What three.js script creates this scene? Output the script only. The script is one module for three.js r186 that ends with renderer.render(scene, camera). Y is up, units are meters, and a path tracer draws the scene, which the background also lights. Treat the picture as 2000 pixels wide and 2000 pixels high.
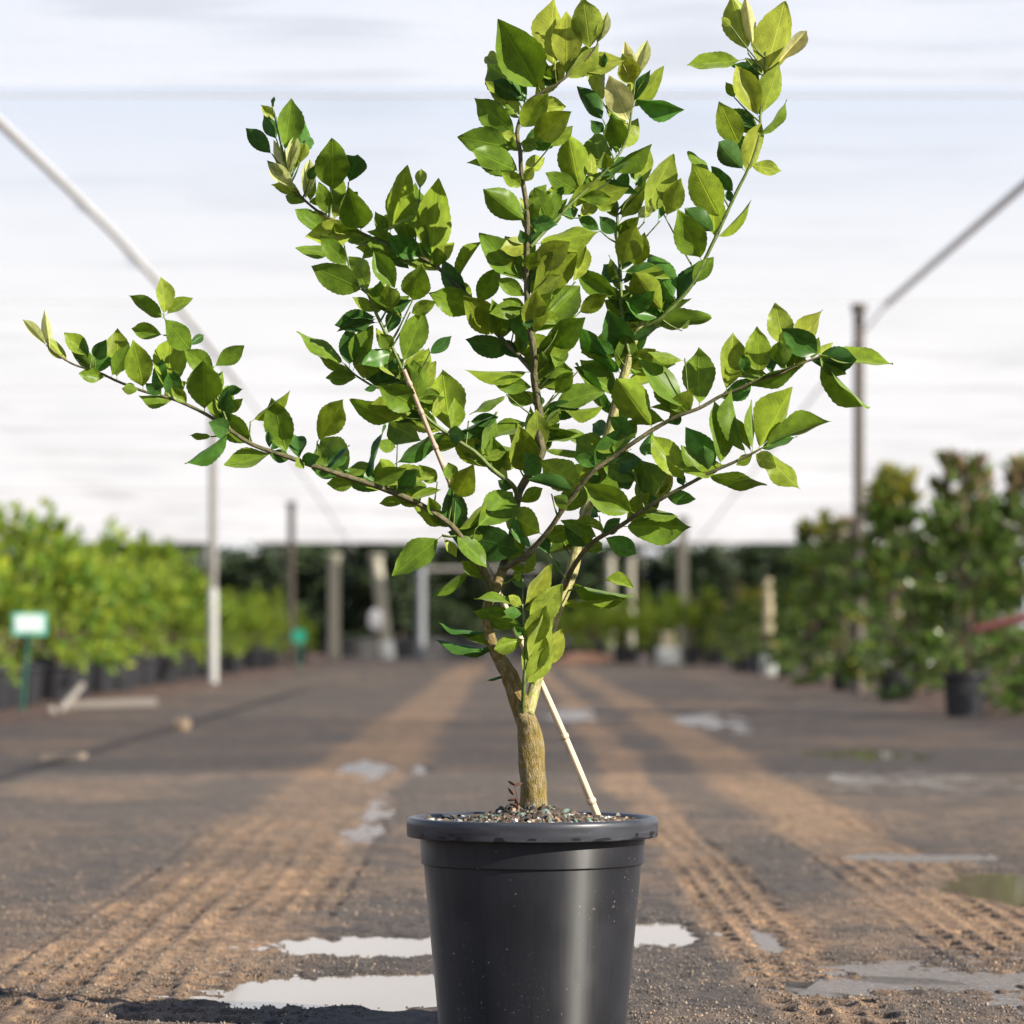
import * as THREE from 'three';
import { mergeGeometries } from 'three/addons/utils/BufferGeometryUtils.js';

// ------------------------------------------------------------------ camera, sky, sun, exposure
const scene = new THREE.Scene();
const FP = 7530, HZ = 1230, EYE = 0.57, TREE_D = 5.5;      // focal length and horizon in pixels of a 2000 px frame
const camera = new THREE.PerspectiveCamera(2 * Math.atan(1000 / FP) * 180 / Math.PI, 1, 0.1, 600);
camera.position.set(0, EYE, 0);
camera.setViewOffset(2000, 2000, 0, -(HZ - 1000), 2000, 2000);
camera.focus = TREE_D - 0.02;
camera.userData.fStop = 6.6;
camera.updateProjectionMatrix();

const renderer = new THREE.WebGLRenderer({ antialias: true });
renderer.toneMapping = THREE.LinearToneMapping;
renderer.toneMappingExposure = 1.98;
renderer.shadowMap.enabled = true;

function smooth(a, b, x) { const t = Math.min(1, Math.max(0, (x - a) / (b - a))); return t * t * (3 - 2 * t); }
const SUN_AZ = 58 * Math.PI / 180, SUN_EL = 29 * Math.PI / 180;
const sunDir = new THREE.Vector3(Math.sin(SUN_AZ) * Math.cos(SUN_EL), Math.sin(SUN_EL), Math.cos(SUN_AZ) * Math.cos(SUN_EL));
{
  const W = 512, H = 256, data = new Float32Array(W * H * 4);
  const wave = (a, b) => Math.sin(a * 3 + Math.sin(b * 9) * 1.3) * 0.5 + Math.sin(a * 7 + b * 23 + 1.7) * 0.3 + Math.sin(a * 13 - b * 31) * 0.2;
  for (let j = 0; j < H; j++) {
    const el = ((j + 0.5) / H - 0.5) * Math.PI, e = Math.max(0, el);
    const deg = e * 57.3, t1 = smooth(4.2, 9.5, deg), t2 = 1 - Math.exp(-Math.max(0, deg - 5) / 20);
    for (let i = 0; i < W; i++) {
      const az = (i / W) * Math.PI * 2, c = Math.max(0, wave(az, el)) * 0.16 * Math.exp(-e * 1.2);
      const k = (j * W + i) * 4;
      const mix = (a, m, b) => { const v = a + (m - a) * t1; return (v + (b - v) * t2) * (1 - c) + 0.5 * c; };
      data[k] = mix(0.475, 0.37, 0.05); data[k + 1] = mix(0.475, 0.43, 0.095); data[k + 2] = mix(0.485, 0.525, 0.21); data[k + 3] = 1;
      if (el < 0) { data[k] = 0.14; data[k + 1] = 0.125; data[k + 2] = 0.11; }
    }
  }
  const sky = new THREE.DataTexture(data, W, H, THREE.RGBAFormat, THREE.FloatType);
  sky.mapping = THREE.EquirectangularReflectionMapping; sky.magFilter = THREE.LinearFilter; sky.needsUpdate = true;
  scene.background = sky; scene.environment = sky;
}
const sun = new THREE.DirectionalLight(new THREE.Color().setRGB(1.0, 0.93, 0.82), 5);
sun.position.copy(sunDir).multiplyScalar(60).add(new THREE.Vector3(0, 0, -20));
sun.target.position.set(0, 0, -20);
sun.castShadow = true; sun.shadow.mapSize.set(4096, 4096); sun.shadow.radius = 1;
Object.assign(sun.shadow.camera, { left: -40, right: 40, top: 40, bottom: -40, near: 1, far: 160 });
scene.add(sun, sun.target);

// ------------------------------------------------------------------ helpers
function rng(seed) { let a = seed >>> 0; return () => { a = (a + 0x6D2B79F5) | 0; let t = Math.imul(a ^ (a >>> 15), 1 | a); t = (t + Math.imul(t ^ (t >>> 7), 61 | t)) ^ t; return ((t ^ (t >>> 14)) >>> 0) / 4294967296; }; }
const hash2 = (x, y) => { let h = Math.imul(x, 374761393) ^ Math.imul(y, 668265263); h = Math.imul(h ^ (h >>> 13), 1274126177); return ((h ^ (h >>> 16)) >>> 0) / 4294967296; };
function vnoise(x, y, px = 0, py = 0) {
  const xi = Math.floor(x), yi = Math.floor(y), fx = x - xi, fy = y - yi, u = fx * fx * (3 - 2 * fx), v = fy * fy * (3 - 2 * fy);
  const wx = (a) => px ? ((a % px) + px) % px : a, wy = (a) => py ? ((a % py) + py) % py : a;
  const a = hash2(wx(xi), wy(yi)), b = hash2(wx(xi + 1), wy(yi)), c = hash2(wx(xi), wy(yi + 1)), d = hash2(wx(xi + 1), wy(yi + 1));
  return a + (b - a) * u + (c - a) * v + (a - b - c + d) * u * v;
}
const fbm = (x, y, o = 4) => { let s = 0, a = 0.5, f = 1; for (let i = 0; i < o; i++) { s += a * vnoise(x * f + i * 17.3, y * f - i * 9.1); a *= 0.5; f *= 2.03; } return s / (1 - Math.pow(0.5, o)); };

const lerp = (a, b, t) => a + (b - a) * t;
const V = (x, y, z) => new THREE.Vector3(x, y, z);
const at = (px, py, d) => V((px - 1000) / FP * d, EYE + (HZ - py) / FP * d, -d);
const lin = (r, g, b) => new THREE.Color().setRGB(r, g, b);
const taken = {};
function named(n) { const k = taken[n] = (taken[n] ?? -1) + 1; return k ? `${n}_${String(k).padStart(3, '0')}` : n; }
function shadow(o) { o.traverse((m) => { if (m.isMesh) { m.castShadow = true; m.receiveShadow = true; } }); return o; }
function thing(o, name, label, category, group) {
  o.name = named(name); o.userData = { label, category }; if (group) o.userData.group = group;
  scene.add(o); return o;
}
function structure(o, name, label) { o.name = named(name); o.userData = { kind: 'structure', label }; scene.add(o); return o; }
function part(geo, mat, name, parent) { const m = new THREE.Mesh(geo, mat); m.name = name; parent.add(m); return m; }
function tex(w, h, fn, srgb, rep) {
  const d = new Uint8Array(w * h * 4);
  for (let j = 0; j < h; j++) for (let i = 0; i < w; i++) { const c = fn(i, j), k = (j * w + i) * 4; d[k] = Math.max(0, Math.min(255, c[0] * 255)); d[k + 1] = Math.max(0, Math.min(255, c[1] * 255)); d[k + 2] = Math.max(0, Math.min(255, c[2] * 255)); d[k + 3] = 255; }
  const t = new THREE.DataTexture(d, w, h); t.magFilter = THREE.LinearFilter; t.wrapS = t.wrapT = THREE.RepeatWrapping;
  if (srgb) t.colorSpace = THREE.SRGBColorSpace; if (rep) t.repeat.set(rep[0], rep[1]); t.needsUpdate = true; return t;
}
// tapered tube along points with a radius each; caps closed
function limb(pts, rads, seg, sides, lump = 0, seed = 1, uvScale = 1) {
  const curve = new THREE.CatmullRomCurve3(pts, false, 'centripetal'), n = pts.length - 1;
  const P = [], U = [], I = []; let N = V(0, 0, 1), len = 0, prev = null;
  for (let i = 0; i <= seg; i++) {
    const t = i / seg, c = curve.getPoint(t), T = curve.getTangent(t);
    N.addScaledVector(T, -N.dot(T)).normalize(); if (N.lengthSq() < 0.5) N.set(1, 0, 0);
    const B = V().crossVectors(T, N), f = t * n, k = Math.min(n - 1, Math.floor(f)), r = lerp(rads[k], rads[k + 1], f - k);
    if (prev) len += c.distanceTo(prev); prev = c;
    for (let s = 0; s <= sides; s++) {
      const a = s / sides * Math.PI * 2, rr = r * (1 + lump * (vnoise(Math.cos(a) * 1.6 + seed * 7 + 9, len / Math.max(0.004, r) * 0.7 + Math.sin(a) * 1.6) - 0.5));
      P.push(c.x + (N.x * Math.cos(a) + B.x * Math.sin(a)) * rr, c.y + (N.y * Math.cos(a) + B.y * Math.sin(a)) * rr, c.z + (N.z * Math.cos(a) + B.z * Math.sin(a)) * rr);
      U.push(s / sides * 6.283 * r * uvScale, len * uvScale);
    }
  }
  const w = sides + 1;
  for (let i = 0; i < seg; i++) for (let s = 0; s < sides; s++) { const a = i * w + s; I.push(a, a + 1, a + w, a + 1, a + w + 1, a + w); }
  for (const [row, flip] of [[0, 0], [seg, 1]]) { const c = curve.getPoint(row / seg), k = P.length / 3; P.push(c.x, c.y, c.z); U.push(0, 0); for (let s = 0; s < sides; s++) { const a = row * w + s; flip ? I.push(a, a + 1, k) : I.push(a + 1, a, k); } }
  const g = new THREE.BufferGeometry();
  g.setAttribute('position', new THREE.Float32BufferAttribute(P, 3)); g.setAttribute('uv', new THREE.Float32BufferAttribute(U, 2)); g.setIndex(I); g.computeVertexNormals(); return g;
}
function lathe(prof, seg) { return new THREE.LatheGeometry(prof.map(([r, y]) => new THREE.Vector2(r, y)), seg); }

// ------------------------------------------------------------------ ground
const POT = V((1040 - 1000) / FP * TREE_D, 0, -TREE_D);
// puddle basins: x, distance, half width, half length, depth, breakup
const PUDDLES = [
  [-0.20, 6.12, 0.30, 0.36, 0.013, 0.55, 'pale puddle lying beside the black pot on its left'],
  [-0.24, 6.98, 0.20, 0.27, 0.011, 0.6, 'small pale puddle just behind the pot on the left'],
  [0.27, 7.3, 0.085, 0.36, 0.010, 0.8, 'narrow pale puddle just behind the pot on the right'],
  [0.55, 6.15, 0.13, 0.2, 0.009, 1.2, 'shallow broken puddle between the two right wheel tracks'],
  [0.86, 6.4, 0.36, 0.42, 0.0095, 1.5, 'streaky shallow puddle at the lower right corner'],
  [1.12, 8.5, 0.18, 0.75, 0.014, 0.5, 'olive dark puddle cut by the right edge of the picture'],
  [1.06, 9.7, 0.26, 0.22, 0.010, 0.9, 'thin blue wet strip before the olive dark puddle'],
  [1.62, 17.6, 0.26, 0.8, 0.012, 0.5, 'dark olive puddle under the right row of shrubs'],
  [1.55, 14.6, 0.5, 1.1, 0.007, 1.3, 'wide broken wet patch on the right of the road'],
  [-0.57, 15.8, 0.20, 1.0, 0.010, 0.9, 'white puddle in the left wheel track'],
  [1.25, 24, 0.26, 2.6, 0.009, 1.0, 'long wet streak on the far right of the road'],
  [0.42, 26, 0.2, 2.2, 0.009, 0.9, 'distant wet patch in the right wheel track'],
  [0.47, 7.0, 0.032, 0.42, 0.008, 1.0, 'thin wet streak along the right wheel track'],
  [-0.42, 11.5, 0.07, 1.4, 0.008, 1.1, 'thin wet strip along the inner edge of the left wheel track'],
];
const WATER = -0.0055;
const TRACKS = [[-0.63, 0.23], [0.445, 0.095], [0.90, 0.16]];
function trackAmount(x, d) {
  let s = 0; const w = (fbm(d * 0.35, 3.3, 2) - 0.5) * 0.14;
  for (const [c, h] of TRACKS) { const e = Math.abs(x - c - w); s = Math.max(s, 1 - smooth(h * 0.62, h * 1.25, e + (fbm(x * 9, d * 4, 3) - 0.5) * 0.12)); }
  return s;
}
function basin(x, d) {
  let s = 0;
  for (const [cx, cd, rx, rz, dep, br] of PUDDLES) {
    const ex = (x - cx) / rx, ez = (d - cd) / rz; if (Math.abs(ex) > 1.9 || Math.abs(ez) > 1.9) continue;
    const r = Math.hypot(ex, ez) + (fbm(x * 7 + cx * 31, d * 3.2, 4) - 0.5) * 1.3 * br + (fbm(x * 40, d * 20, 3) - 0.5) * 0.7 * br + (d > 11 ? (fbm(x * 11, d * 2.6, 3) - 0.5) * 1.6 : 0) + (br > 1.1 ? (fbm(x * 5, d * 34, 3) - 0.5) * 1.9 : 0);
    s = Math.max(s, dep * (1 - smooth(0.45, 1.12, r)));
  }
  return s;
}
function height(x, d) {
  const near = 1 - smooth(14, 40, d);
  let h = (fbm(x * 2.2, d * 2.2, 3) - 0.5) * 0.006 + (fbm(x * 30, d * 30, 2) - 0.5) * 0.004 * near + (fbm(x * 48, d * 26, 2) - 0.5) * 0.009 * (1 - smooth(8, 20, d));
  // tyre tread: rows of lugs pressed into the sand of the wheel tracks
  if (d < 26) {
    for (const [c, hw] of TRACKS) {
      const u = (x - c - (fbm(d * 0.35, 3.3, 2) - 0.5) * 0.14) / hw; if (Math.abs(u) > 1.1) continue;
      const worn = smooth(0.28, 0.55, fbm(x * 5 + 40, d * 1.7 + c * 50, 3));
      const lane = Math.abs(((u * (hw > 0.12 ? 3.1 : 2.0) + 10) % 1) - 0.5);
      const lug = Math.sin((d + x * 0.5) * 2 * Math.PI / 0.12 + 3 * vnoise(x * 8, d * 3));
      h += (smooth(0.30, 0.45, lane) * 0.003 * smooth(0.4, 0.65, fbm(x * 3 + 70, d * 0.8, 3)) - 0.001 + (lane < 0.32 ? -0.017 * smooth(0.0, 0.8, lug) * worn : 0)) * (1 - smooth(7, 15, d));
    }
  }
  h -= basin(x, d);
  const verge = smooth(2.7, 3.3, Math.abs(x) + (fbm(x, d * 0.6, 2) - 0.5) * 0.5);
  h += verge * (0.02 + (fbm(x * 12, d * 6, 3) - 0.5) * 0.05);
  return Math.max(h, -0.03);
}
{
  const ds = []; for (let d = 3.2; d < 400;) { ds.push(d); d += d < 11 ? d * 0.0034 : d < 45 ? d * 0.008 : d * 0.04; } ds.push(420);
  const xs = [0]; for (let x = 0; x < 300;) { x += x < 1.3 ? 0.0095 : x < 6 ? 0.009 + (x - 1.3) * 0.05 : x * 0.15; xs.push(x); }
  const X = [...xs.slice(1).map((x) => -x).reverse(), ...xs], nx = X.length, nz = ds.length;
  const P = new Float32Array(nx * nz * 3), C = new Float32Array(nx * nz * 3), U = new Float32Array(nx * nz * 2), I = new Uint32Array((nx - 1) * (nz - 1) * 6);
  let q = 0;
  for (let j = 0; j < nz; j++) for (let i = 0; i < nx; i++) {
    const k = j * nx + i, x = X[i], d = ds[j], h = height(x, d);
    P[k * 3] = x; P[k * 3 + 1] = h; P[k * 3 + 2] = -d; U[k * 2] = x / 0.9; U[k * 2 + 1] = d / 0.9;
    const tr = trackAmount(x, d), n1 = fbm(x * 1.3 + 5, d * 0.9, 4), n2 = fbm(x * 14, d * 9, 3), n3 = fbm(x * 55, d * 40, 2);
    const sand = Math.min(1, Math.max(0, 0.06 + tr * 0.72 + (n1 - 0.5) * 1.3 + (n2 - 0.5) * 0.7));
    const damp = Math.min(1, basin(x, d) / 0.006 + smooth(0.58, 0.75, fbm(x * 1.7 + 90, d * 1.1 + 4, 3)) * 0.35);
    const verge = smooth(2.6, 3.2, Math.abs(x) + (fbm(x * 2, d, 3) - 0.5) * 0.8);
    let r = lerp(0.150, 0.46, sand), g = lerp(0.118, 0.29, sand), b = lerp(0.096, 0.165, sand);
    const red = verge * 0.75; r = lerp(r, 0.15 + 0.12 * n2, red); g = lerp(g, 0.085 + 0.05 * n2, red); b = lerp(b, 0.06 + 0.03 * n2, red);
    const m = (0.72 + 0.56 * n3) * (0.8 + 0.4 * n2) * (1 - 0.42 * damp);
    C[k * 3] = r * m; C[k * 3 + 1] = g * m; C[k * 3 + 2] = b * m;
    if (i < nx - 1 && j < nz - 1) { I[q++] = k; I[q++] = k + 1; I[q++] = k + nx; I[q++] = k + 1; I[q++] = k + nx + 1; I[q++] = k + nx; }
  }
  const g = new THREE.BufferGeometry();
  g.setAttribute('position', new THREE.BufferAttribute(P, 3)); g.setAttribute('color', new THREE.BufferAttribute(C, 3)); g.setAttribute('uv', new THREE.BufferAttribute(U, 2)); g.setIndex(new THREE.BufferAttribute(I, 1)); g.computeVertexNormals();
  const S = 1024, grain = new Float32Array(S * S), r = rng(5);
  for (let j = 0; j < S; j++) for (let i = 0; i < S; i++) grain[j * S + i] = 0.5 + (vnoise(i / 8, j / 8, 128, 128) - 0.5) * 0.35 + (vnoise(i / 3, j / 3, 342, 342) - 0.5) * 0.4 + (r() - 0.5) * 0.25 + (vnoise(i / 40, j / 40, 26, 26) - 0.5) * 0.2;
  for (let n = 0; n < 5200; n++) { // grit: small pebbles lighter or darker than the fines
    const cx = r() * S, cy = r() * S, R = 1.2 + r() * r() * 5, v = (r() - 0.42) * 0.7;
    for (let y = -6; y <= 6; y++) for (let x = -6; x <= 6; x++) { const e = Math.hypot(x, y * 1.1); if (e < R) { const k = ((Math.floor(cy + y) + S) % S) * S + ((Math.floor(cx + x) + S) % S); grain[k] = lerp(grain[k], 0.55 + v, 0.8 * (1 - e / R * 0.5)); } }
  }
  const map = tex(S, S, (i, j) => { const v = grain[j * S + i]; return [0.60 + 0.62 * (v - 0.3), 0.60 + 0.6 * (v - 0.3), 0.60 + 0.56 * (v - 0.3)]; }, true);
  const bump = tex(S, S, (i, j) => { const v = grain[j * S + i]; return [v, v, v]; }, false);
  const m = new THREE.MeshStandardMaterial({ vertexColors: true, map, bumpMap: bump, bumpScale: 0.006, roughness: 0.86 });
  structure(new THREE.Mesh(g, m), 'ground', 'brown gravel road with sandy wheel tracks between the shrub rows');
}
const waterMat = new THREE.MeshPhysicalMaterial({ color: lin(0.22, 0.17, 0.12), roughness: 0.035, ior: 1.33, specularIntensity: 1 });
const rippleTex = tex(512, 512, (i, j) => { const v = 0.55 * vnoise(i / 26, j / 13, 19, 39) + 0.3 * vnoise(i / 9, j / 5, 56, 102) + 0.15 * vnoise(i / 3, j / 3, 170, 170); return [v, v, v]; }, false, [2.2, 2.2]);
const wetMat = new THREE.MeshPhysicalMaterial({ color: lin(0.16, 0.125, 0.095), roughness: 0.18, ior: 1.33, bumpMap: rippleTex, bumpScale: 0.006 });
for (const [cx, cd, rx, rz, , br, label] of PUDDLES) {
  const s = new THREE.Shape(), r = rng(Math.floor(cx * 100 + cd * 7 + 999));
  for (let k = 0; k < 40; k++) { const a = k / 40 * Math.PI * 2, m = 1.45 + 0.12 * Math.sin(a * 3 + r()) ; s[k ? 'lineTo' : 'moveTo'](Math.cos(a) * rx * m, Math.sin(a) * rz * m); }
  const g = new THREE.ShapeGeometry(s); g.rotateX(-Math.PI / 2);
  const m = new THREE.Mesh(g, br >= 0.9 ? wetMat : waterMat); m.position.set(cx, WATER, -cd); structure(m, 'puddle', label);
}
// loose gravel
{
  const geo = new THREE.IcosahedronGeometry(1, 0), r = rng(77), p = geo.attributes.position;
  for (let i = 0; i < p.count; i++) { const k = Math.round(p.getX(i) * 10) * 31 + Math.round(p.getY(i) * 10) * 17 + Math.round(p.getZ(i) * 10) * 7, f = 0.75 + 0.5 * hash2(k, 3); p.setXYZ(i, p.getX(i) * f, p.getY(i) * f, p.getZ(i) * f); }
  geo.computeVertexNormals();
  const N = 60000, im = new THREE.InstancedMesh(geo, new THREE.MeshStandardMaterial({ roughness: 0.75 }), N), M = new THREE.Matrix4(), Q = new THREE.Quaternion(), c = new THREE.Color();
  let n = 0;
  while (n < N) {
    const d = 4.6 * Math.pow(14 / 4.6, Math.pow(r(), 1.5)), x = (r() * 2 - 1) * d * 0.142;
    if (Math.hypot(x - POT.x, d - TREE_D) < 0.14) continue;
    if (vnoise(x * 6, d * 4) < 0.25 + r() * 0.3) continue;
    const h = height(x, d); if (h < WATER - 0.004) continue;
    const s = 0.0008 + 0.0026 * Math.pow(r(), 4.5);
    Q.setFromEuler(new THREE.Euler(r() * 6, r() * 6, r() * 6));
    M.compose(V(x, h + s * 0.35, -d), Q, V(s * (0.8 + r() * 0.6), s * (0.5 + r() * 0.4), s * (0.8 + r() * 0.5)));
    im.setMatrixAt(n, M); const t = r() * r(), v = 0.45 + r() * 0.8; c.setRGB(lerp(0.13, 0.34, t) * v, lerp(0.115, 0.24, t) * v, lerp(0.10, 0.15, t) * v); im.setColorAt(n, c); n++;
  }
  im.name = 'gravel'; im.userData = { kind: 'stuff', label: 'loose brown gravel and grit scattered over the road', category: 'gravel' }; scene.add(im);
}

// ------------------------------------------------------------------ shade house: cloth roof, beams, posts
const roofY = (d) => EYE + (d < 34 ? 2.96 : 2.96 - (d - 34) * 0.0378);
{
  const edges = [12, 21.4, 34.6, 42.4, 47.4, 50.8, 57.6, 71.1], r = rng(12);
  const weave = tex(1024, 1024, (i, j) => { const v = 0.94 - 0.10 * smooth(0.4, 0.85, 0.75 * vnoise(i / 128 + 5, j / 128, 8, 8) + 0.25 * vnoise(i / 40, j / 32, 25, 32)) - 0.02 * vnoise(i / 160, j / 16, 6, 64) + 0.05 * vnoise(i / 3, j / 3, 341, 341) - (j % 512 < 5 ? 0.12 : 0); return [v, v * 0.992, v * 0.98]; }, true, [1, 1]);
  const words = ['nearest', 'second', 'third', 'fourth', 'fifth', 'sixth', 'farthest'];
  const seeThrough = [0.52, 0.26, 0.40, 0.46, 0.52, 0.7, 0.93];
  for (let k = 0; k < edges.length - 1; k++) {
    const d0 = edges[k] + (k ? 0.06 : 0), d1 = edges[k + 1], nx = 70, nz = 36, P = [], U = [], I = [], sag = Math.min(0.16, (d1 - d0) * 0.018);
    for (let j = 0; j <= nz; j++) for (let i = 0; i <= nx; i++) {
      const t = j / nz, d = lerp(d0, d1, t), x = lerp(-16, 16, i / nx);
      const bay = Math.pow(Math.sin(Math.PI * (((x + 2.9) / 6.2) % 1 + 1) % 1), 2);
      P.push(x, roofY(d) + 0.05 - 4 * t * (1 - t) * sag * (0.7 + 0.3 * bay) + ((fbm(x * 0.7, d * 0.5 + k * 9, 3) - 0.5) * 0.14 + (fbm(x * 0.4, d * 1.1 + k * 5, 2) - 0.5) * 0.05) * Math.sin(Math.PI * t), -d); U.push(x / 7, d / 5 + k * 0.37);
    }
    for (let j = 0; j < nz; j++) for (let i = 0; i < nx; i++) { const a = j * (nx + 1) + i; I.push(a, a + 1, a + nx + 1, a + 1, a + nx + 2, a + nx + 1); }
    const g = new THREE.BufferGeometry(); g.setAttribute('position', new THREE.Float32BufferAttribute(P, 3)); g.setAttribute('uv', new THREE.Float32BufferAttribute(U, 2)); g.setIndex(I); g.computeVertexNormals();
    const m = new THREE.MeshPhysicalMaterial({ color: lin(0.80, 0.79, 0.785), map: weave, roughness: 1, transmission: 0.9, thickness: 0, specularIntensity: 0.1, side: THREE.DoubleSide, transparent: true, opacity: seeThrough[k] });
    thing(new THREE.Mesh(g, m), 'shade_cloth', `white translucent shade cloth roof panel, ${words[k]} of the ${words.length} strips from the camera`, 'shade cloth', 'shade cloth roof strips');
    if (k) {
      const c = limb([V(-16, roofY(edges[k]) + 0.03, -edges[k] - 0.02), V(0, roofY(edges[k]) + 0.01, -edges[k] - 0.02), V(16, roofY(edges[k]) + 0.03, -edges[k] - 0.02)], [0.006, 0.006, 0.006], 12, 6);
      thing(new THREE.Mesh(c, new THREE.MeshStandardMaterial({ color: lin(0.8, 0.8, 0.8), roughness: 0.6 })), 'roof_wire', `thin grey cross wire at the front edge of the ${words[k]} roof strip`, 'wire', 'roof cross wires');
    }
  }
  const steel = new THREE.MeshStandardMaterial({ color: lin(0.72, 0.71, 0.70), roughness: 0.55, metalness: 0.1 });
  for (const [x, side, rr, d1] of [[-2.9, 'left', 0.027, 41], [3.3, 'right', 0.027, 34]]) {
    const pts = [8, 20, 30, d1].map((d) => V(x, roofY(d) - 0.09, -d));
    thing(new THREE.Mesh(limb(pts, [rr, rr, rr, rr], 10, 12), steel), 'roof_beam', `pale grey roof beam running to the ${side} post`, 'beam', 'roof beams along the road');
    const p2 = [d1, 52, 62, 71].map((d) => V(x, roofY(d) - 0.09, -d));
    thing(new THREE.Mesh(limb(p2, [0.012, 0.012, 0.012, 0.012], 10, 8), steel), 'roof_cable', `thin steel cable falling away beyond the ${side} post`, 'cable', 'roof cables along the road');
  }
  const gal = new THREE.MeshStandardMaterial({ color: lin(0.30, 0.28, 0.25), roughness: 0.7 }), white = new THREE.MeshStandardMaterial({ color: lin(0.62, 0.62, 0.58), roughness: 0.7 });
  const wood = new THREE.MeshStandardMaterial({ color: lin(0.34, 0.32, 0.25), roughness: 0.9 }), dark = new THREE.MeshStandardMaterial({ color: lin(0.12, 0.10, 0.08), roughness: 0.8 });
  const post = (x, d, r, top, mat, label, lean = 0, sleeve = 0) => {
    const g = new THREE.Group(); g.position.set(x, 0, -d);
    part(limb([V(0, -0.02, 0), V(lean * 0.5, top * 0.5, 0), V(lean, top, 0)], [r, r * 0.98, r * 0.96], 10, 14, 0.05, d), mat, 'pole', g);
    part(limb([V(lean, top - 0.02, 0), V(lean, top + 0.045, 0)], [r * 1.35, r * 1.35], 2, 14), mat, 'cap', g);
    if (sleeve) part(limb([V(0, -0.01, 0), V(lean * sleeve / top * 0.5, sleeve * 0.5, 0), V(lean * sleeve / top, sleeve, 0)], [r * 1.18, r * 1.18, r * 1.18], 4, 14), white, 'sleeve', g);
    return thing(g, 'post', label, 'post', 'shade house posts');
  };
  post(-2.9 * 1.07, 40.0, 0.042, roofY(40) - 0.14, gal, 'grey steel post with white painted foot in the left row', 0, 1.0);
  post(3.05, 33.9, 0.05, roofY(34) - 0.14, dark, 'dark brown post standing behind the right shrubs', 0);
  post(-3.35, 58.5, 0.055, roofY(58.5) - 0.13, dark, 'dark post far back behind the left row', 0);
  post(2.75, 62, 0.075, roofY(62) - 0.13, wood, 'pale timber post far back behind the right row', 0);
  post(-3.3, 71.5, 0.11, roofY(71) - 0.2, wood, 'thick pale timber post at the far end of the left row', 0);
  post(-2.3, 71.8, 0.12, roofY(71) - 0.2, wood, 'leaning pale timber post at the far end with white foot', -0.24, 0.35);
  post(-1.72, 73, 0.085, 1.75, new THREE.MeshStandardMaterial({ color: lin(0.2, 0.21, 0.225), roughness: 0.5 }), 'grey metal gate post at the far end', 0);
  post(1.86, 73, 0.08, roofY(71) - 0.2, wood, 'pale timber post at the far end left of the pair on the right', 0);
  post(2.28, 74, 0.07, roofY(71) - 0.2, wood, 'slimmer timber post at the far end right of the pair', 0);
  const rail = new THREE.Mesh(limb([V(-1.72, 1.72, -73), V(-1.2, 1.72, -73), V(-0.2, 1.72, -73), V(0.6, 1.72, -73)], [0.035, 0.035, 0.035, 0.035], 6, 10), gal);
  thing(rail, 'gate_rail', 'grey horizontal rail on the metal gate post', 'rail');
  const barrier = new THREE.Group(); barrier.position.set(-0.9, 0, -76);
  const tarp = new THREE.PlaneGeometry(5.6, 0.42, 60, 4), tp = tarp.attributes.position;
  for (let i = 0; i < tp.count; i++) tp.setZ(i, 0.08 * Math.sin(tp.getX(i) * 5) + 0.05 * vnoise(tp.getX(i) * 9, tp.getY(i) * 6));
  tarp.computeVertexNormals(); tarp.translate(0, 0.2, 0);
  part(tarp, new THREE.MeshStandardMaterial({ color: lin(0.012, 0.012, 0.013), roughness: 0.6, side: THREE.DoubleSide }), 'sheet', barrier);
  for (const x of [-2.7, -1.3, 0.1, 1.5, 2.7]) part(limb([V(x, -0.01, -0.13), V(x, 0.5, -0.13)], [0.03, 0.03], 3, 8), dark, 'stake', barrier);
  thing(barrier, 'windbreak', 'low black plastic windbreak across the far end of the road', 'windbreak');
}

// ------------------------------------------------------------------ foliage for the background plants
function leafCloud(seed, count, leafLen, where, colour) {
  const r = rng(seed), P = [], C = [], I = [], N = V(), T = V(), B = V(), A = V();
  const col = new THREE.Color();
  for (let n = 0; n < count; n++) {
    const p = where(r), out = p.out, L = leafLen * (0.65 + r() * 0.6), w = L * (0.24 + r() * 0.08);
    T.copy(out).multiplyScalar(0.8).add(V(r() - 0.5, r() - 0.25, r() - 0.5)).normalize();
    A.set(r() - 0.5, r() - 0.5, r() - 0.5); B.crossVectors(T, A).normalize(); N.crossVectors(B, T);
    const k = P.length / 3, b = p.at, f = w * 0.35;
    const put = (t, s, z) => P.push(b.x + T.x * L * t + B.x * s + N.x * z, b.y + T.y * L * t + B.y * s + N.y * z, b.z + T.z * L * t + B.z * s + N.z * z);
    put(0, 0, 0); put(0.38, w, f); put(0.42, 0, 0); put(0.38, -w, f); put(0.74, w * 0.66, f * 0.4); put(0.74, -w * 0.66, f * 0.4); put(1, 0, -0.08 * L);
    I.push(k, k + 1, k + 2, k, k + 2, k + 3, k + 1, k + 4, k + 2, k + 2, k + 5, k + 3, k + 4, k + 6, k + 2, k + 2, k + 6, k + 5);
    colour(col, r, p); for (let q = 0; q < 7; q++) C.push(col.r, col.g, col.b);
  }
  const g = new THREE.BufferGeometry(); g.setAttribute('position', new THREE.Float32BufferAttribute(P, 3)); g.setAttribute('color', new THREE.Float32BufferAttribute(C, 3)); g.setIndex(I); g.computeVertexNormals(); return g;
}
const bgLeaf = new THREE.MeshPhysicalMaterial({ vertexColors: true, roughness: 0.92, transmission: 0.4, thickness: 0, specularIntensity: 0.4, clearcoat: 0.3, clearcoatRoughness: 0.3, side: THREE.DoubleSide });
const coneLeaf = bgLeaf.clone(); coneLeaf.clearcoat = 0.8; coneLeaf.clearcoatRoughness = 0.16;
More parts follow.
